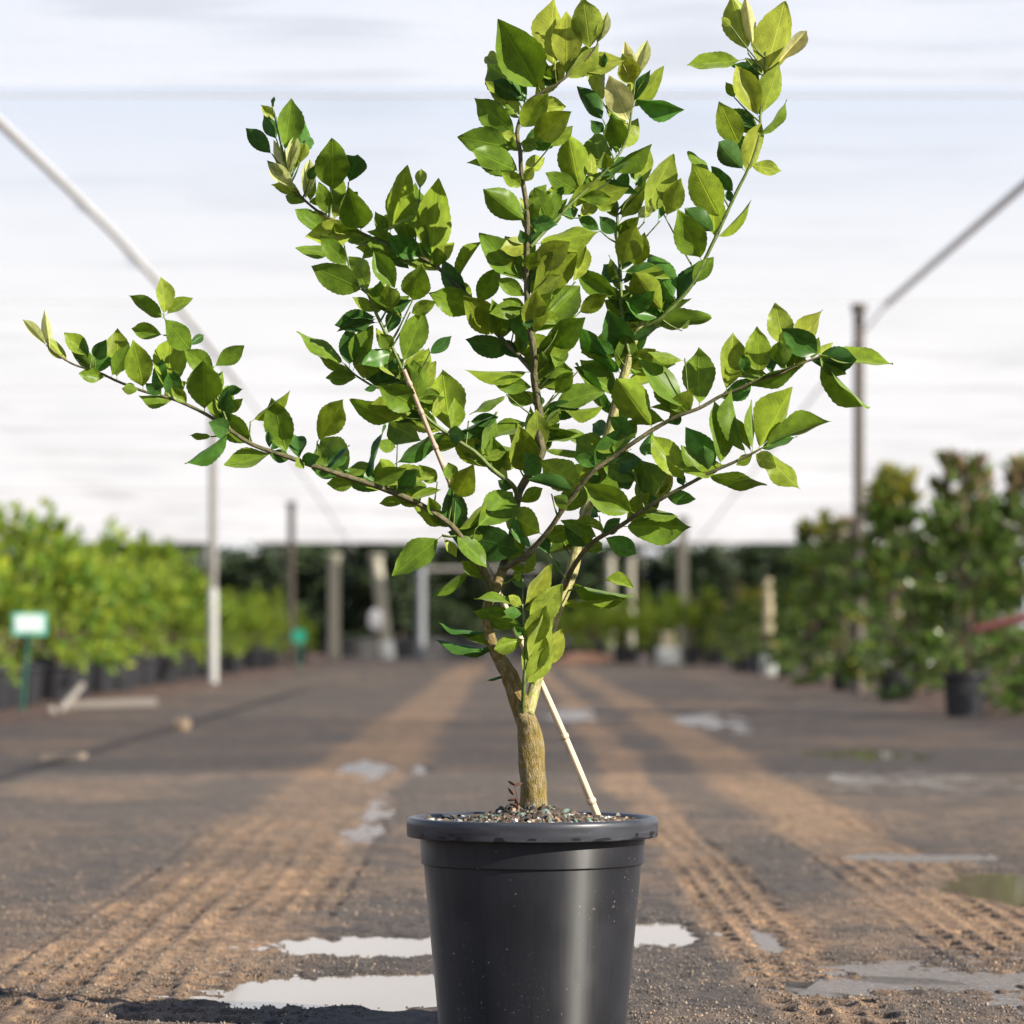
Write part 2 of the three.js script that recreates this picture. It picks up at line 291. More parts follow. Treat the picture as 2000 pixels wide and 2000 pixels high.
const bgBark = new THREE.MeshStandardMaterial({ color: lin(0.16, 0.12, 0.08), roughness: 0.9 });
const bgPot = new THREE.MeshStandardMaterial({ color: lin(0.022, 0.023, 0.027), roughness: 0.42 });
const bgSoil = new THREE.MeshStandardMaterial({ color: lin(0.05, 0.035, 0.025), roughness: 0.95 });
const potGeo = lathe([[0, 0], [0.118, 0], [0.122, 0.006], [0.142, 0.25], [0.143, 0.262], [0.158, 0.264], [0.160, 0.27], [0.160, 0.287], [0.156, 0.292], [0.148, 0.29], [0.142, 0.25], [0, 0.25]], 28);
const soilGeo = lathe([[0.143, 0.262], [0.1, 0.268], [0.04, 0.28], [0, 0.282]], 20);
function shrubKind(seed, kind) { // branching skeleton whose twigs carry leaves
  const r = rng(seed), limbs = [], tips = [], H = 1;
  if (kind === 'citrus') {
    limbs.push([[V(0, 0.26, 0), V(0.01, 0.36, 0.005), V(0, 0.46, 0)], [0.016, 0.014, 0.012]]);
    const n = 7 + Math.floor(r() * 3);
    for (let k = 0; k < n; k++) {
      const a = k / n * 6.283 + r(), s = 0.25 + r() * 0.28, t = V(Math.cos(a) * s, 0.68 + r() * 0.5 * (k < 3 ? 1.3 : 0.9), Math.sin(a) * s), m = V(t.x * 0.42, lerp(0.44, t.y, 0.5), t.z * 0.42);
      limbs.push([[V(0, 0.42, 0), m, t], [0.009, 0.006, 0.003]]);
      for (let q = 0; q < 5; q++) { const f = 0.3 + q * 0.15 + r() * 0.1, o = V(m.x, m.y, m.z).lerp(t, Math.max(0, f * 1.3 - 0.3)), e = o.clone().add(V((r() - 0.5) * 0.42, (r() - 0.35) * 0.34, (r() - 0.5) * 0.42)); limbs.push([[o, o.clone().lerp(e, 0.5).add(V(0, 0.02, 0)), e], [0.004, 0.003, 0.002]]); tips.push([o, e]); }
      tips.push([m, t], [m, t], [t.clone().lerp(m, 0.3), t.clone().add(V((r() - 0.5) * 0.1, 0.14, (r() - 0.5) * 0.1))]);
      if (r() < 0.5) { const e = t.clone().multiplyScalar(1.15); e.y = 0.22 + r() * 0.3; tips.push([V(t.x * 0.6, 0.5, t.z * 0.6), e]); }
    }
  } else { // narrow upright cone clothed to the ground
    limbs.push([[V(0, 0.26, 0), V(0.01, 0.8, 0), V(0, 1.5, 0.01)], [0.014, 0.009, 0.003]]);
    for (let k = 0; k < 90; k++) {
      const y = 0.22 + 1.27 * Math.pow(r(), 0.9), a = r() * 6.283, s = (0.36 * (1 - Math.pow((y - 0.2) / 1.36, 1.4)) + 0.045) * (0.7 + r() * 0.5);
      const o = V(0, y - 0.04, 0), e = V(Math.cos(a) * s, y + s * 0.55 * r() - (y < 0.6 ? 0.3 * r() : 0), Math.sin(a) * s); limbs.push([[o, o.clone().lerp(e, 0.5).add(V(0, 0.02, 0)), e], [0.004, 0.003, 0.0015]]); tips.push([o, e]);
    }
  }
  const wood = mergeGeometries(limbs.map(([p, q]) => limb(p, q, 4, 5)));
  return { wood, tips };
}
function crownFrom(tips, seed, count, len, colour) {
  return leafCloud(seed, count, len, (r) => { const [a, b] = tips[Math.floor(r() * tips.length)], t = 0.25 + 0.8 * Math.sqrt(r()), p = a.clone().lerp(b, t).add(V((r() - 0.5) * 0.08, (r() - 0.5) * 0.08, (r() - 0.5) * 0.08)); return { at: p, out: b.clone().sub(a).normalize(), t, y: p.y }; }, colour);
}
const kinds = {};
for (let k = 0; k < 5; k++) {
  const s = shrubKind(100 + k, 'citrus');
  kinds['citrus' + k] = { wood: s.wood, crown: crownFrom(s.tips, 200 + k, 1250, 0.085, (c, r, p) => { const y = Math.pow(r(), 1.4) * 0.9; c.setRGB(lerp(0.11, 0.48, y), lerp(0.24, 0.53, y), lerp(0.018, 0.035, y)).multiplyScalar(0.7 + r() * 0.6); }) };
}
for (let k = 0; k < 4; k++) {
  const s = shrubKind(300 + k, 'cone'), rust = k % 2;
  kinds['cone' + k] = { wood: s.wood, crown: crownFrom(s.tips, 400 + k, 3300, 0.066, (c, r, p) => { const young = r() < (p.y > 1.32 ? 0.55 : 0.07) ? 1 : 0; if (young) { rust ? c.setRGB(0.30, 0.21, 0.11) : c.setRGB(0.40, 0.36, 0.04); c.multiplyScalar(0.7 + r() * 0.6); } else c.setRGB(0.105, 0.18, 0.022).multiplyScalar(0.35 + r() * 1.25); }) };
}
function pottedShrub(name, kind, x, d, scale, turn, label, category, group, noPot) {
  const g = new THREE.Group(); g.position.set(x, height(x, d) - 0.004, -d); g.rotation.y = turn;
  const p = part(potGeo, bgPot, 'pot', g); part(soilGeo, bgSoil, 'soil', g);
  const w = part(kinds[kind].wood, bgBark, 'trunk', g), c = part(kinds[kind].crown, kind[1] === 'o' ? coneLeaf : bgLeaf, 'crown', g);
  for (const m of [w, c]) { m.scale.set(scale, scale, scale); m.position.y = 0.26 * (1 - scale); }
  return thing(g, name, label, category, group);
}
const ORD = ['first', 'second', 'third', 'fourth', 'fifth', 'sixth', 'seventh', 'eighth', 'ninth', 'tenth', 'eleventh', 'twelfth', 'thirteenth', 'fourteenth', 'fifteenth', 'sixteenth', 'seventeenth', 'eighteenth', 'nineteenth', 'twentieth', 'twenty-first', 'twenty-second', 'twenty-third', 'twenty-fourth', 'twenty-fifth', 'twenty-sixth', 'twenty-seventh', 'twenty-eighth'];
{
  const r = rng(901);
  let d = 26.6;
  for (let k = 0; k < 26; k++) { const h = lerp(0.98, 0.60, smooth(28, 58, d)) * (0.78 + r() * 0.42); pottedShrub('citrus_shrub', 'citrus' + k % 5, -3.62 + (r() - 0.5) * 0.22, d, h, r() * 6.3, `bright yellow-green citrus shrub in black pot, ${ORD[k]} along the front of the left row`, 'shrub', 'potted citrus shrubs of the left row'); d += 1.05 + k * 0.045; }
  d = 28.5;
  for (let k = 0; k < 22; k++) { const h = lerp(1.12, 0.66, smooth(29, 56, d)) * (0.76 + r() * 0.42); pottedShrub('citrus_shrub', 'citrus' + (k + 2) % 5, -4.5 + (r() - 0.5) * 0.3, d, h, r() * 6.3, `tall citrus shrub behind the front left row, ${ORD[k]} from the camera`, 'shrub', 'potted citrus shrubs behind the left row'); d += 1.3 + k * 0.05; }
  d = 34;
  for (let k = 0; k < 14; k++) { pottedShrub('citrus_shrub', 'citrus' + (k + 4) % 5, -5.6 + (r() - 0.5) * 0.4, d, 0.85 * (0.85 + r() * 0.3), r() * 6.3, `citrus shrub in the rearmost left row, ${ORD[k]} from the camera`, 'shrub', 'potted citrus shrubs of the rearmost left row'); d += 2 + k * 0.1; }
  // right: upright lilly pillies
  const right = [[2.96, 25.2, 1.13, 1, 'large dark conical shrub with rusty tips in the black pot nearest on the right'], [3.55, 26.4, 1.12, 3, 'dark conical shrub cut by the right edge of the picture'], [3.02, 30.4, 1.22, 0, 'tall conical shrub with golden tip behind the nearest right shrub'], [3.75, 31.6, 1.1, 2, 'dark conical shrub behind the golden tipped one'],
    [3.05, 35.2, 1.02, 1, 'narrow green conical shrub in front of the dark brown post'], [3.12, 39.5, 1.16, 2, 'pointed conical shrub with golden tip left of the dark brown post'], [3.9, 40, 1.15, 3, 'dark conical shrub behind the pointed golden one'], [3.15, 44, 0.62, 0, 'lower green conical shrub beside the pointed golden one']];
  right.forEach(([x, dd, s, k, label]) => pottedShrub('conical_shrub', 'cone' + k, x, dd, s, r() * 6.3, label, 'shrub', 'potted conical shrubs of the right row'));
  d = 48; for (let k = 0; k < 8; k++) { pottedShrub('conical_shrub', 'cone' + [0, 2, 1, 0, 2][k % 5], 3.2 + (r() - 0.5) * 0.5, d, 0.5 + r() * 0.2, r() * 6.3, `smaller conical shrub of the right row, ${ORD[k]} after the large ones`, 'shrub', 'smaller conical shrubs of the right row'); d += 2.3; }
  for (let k = 0; k < 9; k++) pottedShrub('citrus_shrub', 'citrus' + k % 5, 0.75 + k * 0.27 + (r() - 0.5) * 0.1, 69 + k % 2 * 2 - k * 0.9, 0.66 + r() * 0.22 - (k < 2 ? 0.12 : 0), r() * 6.3, `pale green shrub at the far right end of the road, ${ORD[k]} from the middle`, 'shrub', 'potted shrubs at the far right end');
}
// trees beyond the far end, in shade
{
  const bark = new THREE.MeshStandardMaterial({ color: lin(0.10, 0.085, 0.07), roughness: 0.95 });
  const protos = [];
  for (let k = 0; k < 3; k++) {
    const r = rng(700 + k), limbs = [[[V(0, -0.05, 0), V(0.05, 1, 0), V(-0.03, 2.2, 0.05), V(0.02, 3.4, 0)], [0.12, 0.1, 0.07, 0.03]]], tips = [];
    for (let q = 0; q < 34; q++) { const y = 0.25 + 2.8 * r(), a = r() * 6.283, s = 0.7 + r() * 0.7, o = V(0, y, 0), e = V(Math.cos(a) * s, y + (r() - 0.3) * 0.8, Math.sin(a) * s); limbs.push([[o, o.clone().lerp(e, 0.5), e], [0.035, 0.02, 0.008]]); tips.push([o.lerp(e, 0.3), e]); }
    protos.push([mergeGeometries(limbs.map(([p, q]) => limb(p, q, 4, 6))), leafCloud(720 + k, 3400, 0.26, (r2) => { const [a, b] = tips[Math.floor(r2() * tips.length)], p = a.clone().lerp(b, r2() * 1.15).add(V((r2() - 0.5) * 0.5, (r2() - 0.5) * 0.5, (r2() - 0.5) * 0.5)); return { at: p, out: b.clone().sub(a).normalize() }; }, (c, r2) => c.setRGB(0.045, 0.075, 0.024).multiplyScalar(0.5 + r2()))]);
  }
  const r = rng(733);
  for (let k = 0; k < 26; k++) {
    const g = new THREE.Group(); g.position.set(-10.5 + (k % 13) * 1.7 + (k > 12 ? 0.8 : 0) + (r() - 0.5) * 0.4, 0, (k > 12 ? -94 : -86) - r() * 4); g.rotation.y = r() * 6.3; const s = 0.7 + r() * 0.15; g.scale.set(s * 1.2, s, s * 1.2);
    part(protos[k % 3][0], bark, 'trunk', g); part(protos[k % 3][1], bgLeaf, 'crown', g);
    thing(g, 'dark_tree', `dark tree beyond the end of the road, ${ORD[k % 13]} from the left in the ${k > 12 ? 'rear' : 'front'} line`, 'tree', 'dark trees beyond the road');
  }
}
// small things along the rows
{
  const sign = new THREE.Group(); const p = at(58, 1222, 25.4); sign.position.set(p.x, 0.01, p.z);
  const green = new THREE.MeshStandardMaterial({ color: lin(0.03, 0.22, 0.13), roughness: 0.5 });
  part(new THREE.BoxGeometry(0.225, 0.145, 0.006).translate(0, p.y, 0), new THREE.MeshStandardMaterial({ color: lin(0.12, 0.55, 0.40), roughness: 0.45 }), 'plate', sign);
  part(new THREE.BoxGeometry(0.185, 0.105, 0.004).translate(0, p.y + 0.005, 0.006), new THREE.MeshStandardMaterial({ color: lin(0.74, 0.80, 0.78), roughness: 0.5 }), 'card', sign);
  part(limb([V(0, p.y - 0.06, 0), V(-0.02, p.y - 0.2, 0), V(-0.05, -0.01, 0)], [0.014, 0.013, 0.012], 6, 8), new THREE.MeshStandardMaterial({ color: lin(0.015, 0.11, 0.07), roughness: 0.6 }), 'stem', sign);
  thing(sign, 'plant_sign', 'small white card in green holder among the left shrubs', 'sign');
  const s2 = new THREE.Group(), q = at(584, 1244, 52); s2.position.set(q.x, 0.01, q.z);
  part(new THREE.CylinderGeometry(0.098, 0.098, 0.02, 20).rotateX(Math.PI / 2).translate(0, q.y, 0), new THREE.MeshStandardMaterial({ color: lin(0.02, 0.36, 0.22), roughness: 0.5 }), 'disc', s2);
  part(limb([V(0, q.y, -0.012), V(0, -0.01, -0.012)], [0.01, 0.01], 2, 8), green, 'stem', s2);
  thing(s2, 'plant_marker', 'round green plant marker low in the left row', 'marker');
  const s3 = new THREE.Group(), w = at(734, 1212, 69); s3.position.set(w.x, 0.01, w.z);
  const oval = new THREE.SphereGeometry(0.13, 20, 14); oval.scale(1, 1.55, 0.5); oval.translate(0, w.y, 0);
  part(oval, new THREE.MeshStandardMaterial({ color: lin(0.72, 0.72, 0.74), roughness: 0.6 }), 'bag', s3); part(limb([V(0, w.y, -0.04), V(0, -0.01, -0.04)], [0.02, 0.02], 2, 8), bgBark, 'stake', s3);
  thing(s3, 'hanging_bag', 'pale oval bag on a stake by the leaning far post', 'bag');
  const pale = new THREE.MeshStandardMaterial({ color: lin(0.27, 0.24, 0.205), roughness: 0.8 });
  const a = at(118, 1392, 26.4), b = at(160, 1338, 27.2); a.y = 0.02;
  thing(new THREE.Mesh(limb([a, a.clone().lerp(b, 0.5).add(V(0.02, 0.02, 0)), b], [0.028, 0.026, 0.024], 8, 10), pale), 'irrigation_pipe', 'pale irrigation pipe leaning against the nearest left pots', 'pipe');
  const ball = new THREE.SphereGeometry(0.035, 16, 12); const e = at(100, 1402, 25.2); ball.scale(1, 0.9, 1); const bm = new THREE.Mesh(ball, pale); bm.position.set(e.x, 0.04, e.z); thing(bm, 'pebble', 'pale round stone beside the irrigation pipe', 'stone', 'loose stones on the left verge');
  const st = new THREE.IcosahedronGeometry(0.05, 3), sp = st.attributes.position; for (let i = 0; i < sp.count; i++) { const f = 0.85 + 0.3 * vnoise(sp.getX(i) * 40 + 9, sp.getY(i) * 40 + sp.getZ(i) * 23); sp.setXYZ(i, sp.getX(i) * f, sp.getY(i) * f, sp.getZ(i) * f); } st.computeVertexNormals();
  const sm = new THREE.Mesh(st, new THREE.MeshStandardMaterial({ color: lin(0.46, 0.34, 0.22), roughness: 0.9 })); const f = at(355, 1430, 21.8); sm.position.set(f.x, 0.035, f.z); thing(sm, 'pebble', 'tan lump of stone alone on the left side of the road', 'stone', 'loose stones on the left verge');
  const bd = new THREE.BoxGeometry(0.62, 0.05, 0.13, 12, 2, 3), bp = bd.attributes.position; for (let i = 0; i < bp.count; i++) bp.setY(i, bp.getY(i) + 0.01 * Math.sin(bp.getX(i) * 4) + 0.004 * vnoise(bp.getX(i) * 30, bp.getZ(i) * 30)); bd.computeVertexNormals();
  const bo = new THREE.Mesh(bd, pale); const h = at(220, 1388, 27.2); bo.position.set(h.x, 0.05, h.z); bo.rotation.y = 0.12; thing(bo, 'board', 'weathered pale board lying along the left row', 'board', 'boards on the left verge');
  const bo2 = new THREE.Mesh(bd, new THREE.MeshStandardMaterial({ color: lin(0.40, 0.32, 0.23), roughness: 0.9 })); const h2 = at(125, 1488, 16.6); bo2.position.set(h2.x, 0.022, h2.z); bo2.rotation.y = -0.2; bo2.scale.set(0.28, 0.5, 0.8); thing(bo2, 'board', 'short tan strip of wood lying at the left edge of the road', 'board', 'boards on the left verge');
  const red = at(1985, 1215, 24.2), red0 = at(1900, 1232, 24.2);
  thing(new THREE.Mesh(limb([red0, red0.clone().lerp(red, 0.5).add(V(0, 0.01, 0)), red.clone().add(V(0.4, 0.1, 0))], [0.026, 0.03, 0.03], 8, 10), new THREE.MeshStandardMaterial({ color: lin(0.20, 0.06, 0.055), roughness: 0.6 })), 'handle', 'dull red handle poking into the nearest right shrub', 'handle');
  // pale tree guards and stakes on the right
  const tan = new THREE.MeshStandardMaterial({ color: lin(0.55, 0.47, 0.30), roughness: 0.9 }), grey = new THREE.MeshStandardMaterial({ color: lin(0.48, 0.50, 0.47), roughness: 0.8 });
  for (const [px, y0, y1, dd, rr, label] of [[1500, 1310, 1130, 47, 0.07, 'tan timber stake standing before the right row'], [1305, 1300, 1235, 60, 0.13, 'pale sleeve round a stem at the far right row']]) {
    const g = new THREE.Group(), b0 = at(px, y0, dd), t0 = at(px, y1, dd); g.position.set(b0.x, 0, b0.z);
    part(limb([V(0, -0.01, 0), V(0.01, t0.y * 0.5, 0), V(0, t0.y, 0)], [rr, rr * 0.9, rr * 0.7], 6, 10, 0.1, px), tan, 'stake', g); part(limb([V(0, -0.01, 0.01), V(0, 0.3, 0.01)], [rr * 1.5, rr * 1.35], 3, 12), grey, 'sleeve', g);
    thing(g, 'tree_stake', label, 'stake', 'stakes in the right row');
  }
  const moundG = new THREE.SphereGeometry(1, 32, 12, 0, Math.PI * 2, 0, Math.PI / 2), mp = moundG.attributes.position; for (let i = 0; i < mp.count; i++) { const k = 0.8 + 0.45 * fbm(mp.getX(i) * 3 + 4, mp.getZ(i) * 3 + mp.getY(i) * 2, 3); mp.setXYZ(i, mp.getX(i) * 0.55 * k, mp.getY(i) * 0.18 * k, mp.getZ(i) * 0.8 * k); } moundG.computeVertexNormals();
  const mo = new THREE.Mesh(moundG, new THREE.MeshStandardMaterial({ color: lin(0.36, 0.19, 0.12), roughness: 0.95 })); mo.position.set(1.25, -0.01, -66); thing(mo, 'soil_heap', 'low reddish heap of soil at the far end of the road', 'soil heap');
}

// ------------------------------------------------------------------ the pot
{
  const pot = new THREE.Group(); pot.position.copy(POT);
  const specks = (() => { // dried splashes of mud and grit stuck to the plastic
    const W = 2048, H = 1024, a = new Float32Array(W * H), r = rng(31);
    for (let n = 0; n < 5200; n++) {
      const u = r(), v = Math.pow(r(), 1.5), x = u * W, y = v * H * 0.6, low = y < H * 0.12;
      const patch = vnoise(u * 16, v * 5); if (patch < (low ? 0.4 : 0.6) && r() < 0.9) continue;
      const R = 0.4 + Math.pow(r(), 6) * 2.2, k = 0.25 + r() * 0.7, st = 1 + (r() < 0.2 ? r() * 2.2 : 0), an = r() * 3.1;
      for (let j = -8; j <= 8; j++) for (let i = -8; i <= 8; i++) { const e = Math.hypot((i * Math.cos(an) + j * Math.sin(an)) / st, -i * Math.sin(an) + j * Math.cos(an)); if (e < R + 0.5) { const q = ((Math.floor(y + j) + H) % H) * W + (Math.floor(x + i) + W) % W; a[q] = Math.max(a[q], k * Math.min(1, R + 0.5 - e)); } }
    }
    return [a, W, H];
  })();
  const [sa, W, H] = specks;
  const map = tex(W, H, (i, j) => { const s = sa[j * W + i], n = 0.8 + 0.4 * vnoise(i / 90, j / 60, 22, 17) + 0.12 * (vnoise(i / 3, j / 40, 682, 25) - 0.5); return [0.115 * n + s * 0.45, 0.116 * n + s * 0.42, 0.128 * n + s * 0.37]; }, true);
  const rough = tex(1024, 512, (i, j) => { const v = 0.40 + 0.10 * vnoise(i / 40, j / 30, 25, 17) + 0.10 * vnoise(i / 5, j / 60, 204, 8) + sa[(j * 2) * W + i * 2] * 0.35; return [v, v, v]; }, false);
  const plastic = new THREE.MeshPhysicalMaterial({ map, specularIntensity: 1, anisotropy: 0.85, anisotropyRotation: Math.PI / 2, roughness: 1, roughnessMap: rough });
  const body = lathe([[0, 0.001], [0.126, 0.001], [0.1315, 0.003], [0.134, 0.008], [0.1553, 0.2352], [0.1562, 0.2362], [0.1585, 0.2372], [0.1592, 0.2385], [0.1606, 0.2785], [0.158, 0.2785], [0.150, 0.235], [0.132, 0.02], [0, 0.02]], 128);
  const metric = (g, s) => { const p = g.attributes.position, q = g.attributes.uv; for (let i = 0; i < p.count; i++) q.setXY(i, q.getX(i), p.getY(i) / s); return g; };
  part(metric(body, 0.5), plastic, 'body', pot);
  const rim = lathe([[0.1612, 0.2795], [0.1770, 0.2755], [0.1782, 0.2758], [0.1790, 0.277], [0.1797, 0.294], [0.1793, 0.2985], [0.1778, 0.3018], [0.1752, 0.3034], [0.1715, 0.3035], [0.1672, 0.302], [0.1640, 0.2985], [0.1615, 0.292], [0.1590, 0.279], [0.1612, 0.2795]], 128);
  const rimMap = tex(1024, 128, (i, j) => { const n = 0.9 + 0.35 * vnoise(i / 30, j / 16, 34, 8), wet = smooth(0.60, 0.66, vnoise(i / 14, j / 20, 73, 6) * (1 - j / 128 * 1.1) + 0.12), s = hash2(i, j) > 0.997 ? 0.3 : 0; return [0.20 * n * (1 - 0.55 * wet) + s, 0.205 * n * (1 - 0.55 * wet) + s, 0.225 * n * (1 - 0.5 * wet) + s]; }, true);
  part(metric(rim.translate(0, -0.275, 0), 0.0295).translate(0, 0.275, 0), new THREE.MeshPhysicalMaterial({ map: rimMap, roughness: 0.36, specularIntensity: 0.8 }), 'rim', pot);
  thing(pot, 'plant_pot', 'large black plastic nursery pot with rolled rim standing on the road', 'pot');
  // potting mix
  const soil = new THREE.Group(); soil.position.copy(POT);
  const top = (x, z) => { const e = Math.hypot(x, z); return 0.2905 + 0.0235 * Math.exp(-Math.pow(e / 0.075, 2)) + (fbm(x * 40 + 7, z * 40, 3) - 0.5) * 0.012; };
  const cg = new THREE.CircleGeometry(0.1605, 90); { const g = new THREE.RingGeometry(0.0005, 0.1602, 90, 30); g.rotateX(-Math.PI / 2); const p = g.attributes.position; for (let i = 0; i < p.count; i++) p.setY(i, top(p.getX(i), p.getZ(i))); g.computeVertexNormals(); part(g, new THREE.MeshStandardMaterial({ color: lin(0.045, 0.033, 0.025), roughness: 0.95 }), 'surface', soil); }
  const geo = new THREE.DodecahedronGeometry(1, 0), N = 5200, im = new THREE.InstancedMesh(geo, new THREE.MeshStandardMaterial({ roughness: 0.8 }), N), r = rng(61), M = new THREE.Matrix4(), Q = new THREE.Quaternion(), c = new THREE.Color();
  for (let n = 0; n < N; n++) {
    const e = 0.155 * Math.sqrt(r()), a = r() * 6.283, x = e * Math.cos(a), z = e * Math.sin(a), s = 0.0013 + 0.0042 * Math.pow(r(), 2.2);
    Q.setFromEuler(new THREE.Euler(r() * 6, r() * 6, r() * 6)); M.compose(V(x, top(x, z) + s * 0.4, z), Q, V(s * (1 + r()), s * (0.5 + r() * 0.5), s * (0.8 + r() * 0.5))); im.setMatrixAt(n, M);
    const t = r(); if (t < 0.55) c.setRGB(0.06, 0.045, 0.033); else if (t < 0.78) c.setRGB(0.20, 0.14, 0.09); else if (t < 0.9 && e < 0.1) c.setRGB(0.11, 0.17, 0.14); else c.setRGB(0.40, 0.40, 0.36); c.multiplyScalar(0.5 + r()); im.setColorAt(n, c);
  }
  im.name = 'crumb'; im.userData = { kind: 'stuff' }; soil.add(im);
  thing(soil, 'potting_soil', 'dark crumbly potting mix heaped round the trunk inside the pot', 'soil');
  // small dry weed by the trunk
  const weed = new THREE.Group(), wb = at(1012, 1576, TREE_D - 0.03); weed.position.copy(wb); const brown = new THREE.MeshStandardMaterial({ color: lin(0.10, 0.045, 0.025), roughness: 0.8, side: THREE.DoubleSide });
  const u = 1 / 1369; part(limb([V(0, -0.008, 0), V(-2 * u, 22 * u, 0.002), V(-8 * u, 42 * u, 0.004)], [0.0012, 0.001, 0.0008], 6, 6), brown, 'stem', weed);
  for (const [x, y, a] of [[-12, 46, 2.6], [0, 44, 0.3], [-14, 30, 2.2], [-12, 14, 3.3], [-3, 10, 2.0], [-9, 4, 2.9]]) { const g = new THREE.SphereGeometry(1, 8, 6); g.scale(9 * u, 0.0009, 4 * u); g.rotateX(0.9); g.rotateZ(a); g.translate(x * u, y * u, 0.003); part(g, brown, 'leaf', weed); }
  thing(weed, 'weed', 'tiny dry brown weed beside the trunk in the pot', 'weed');
}

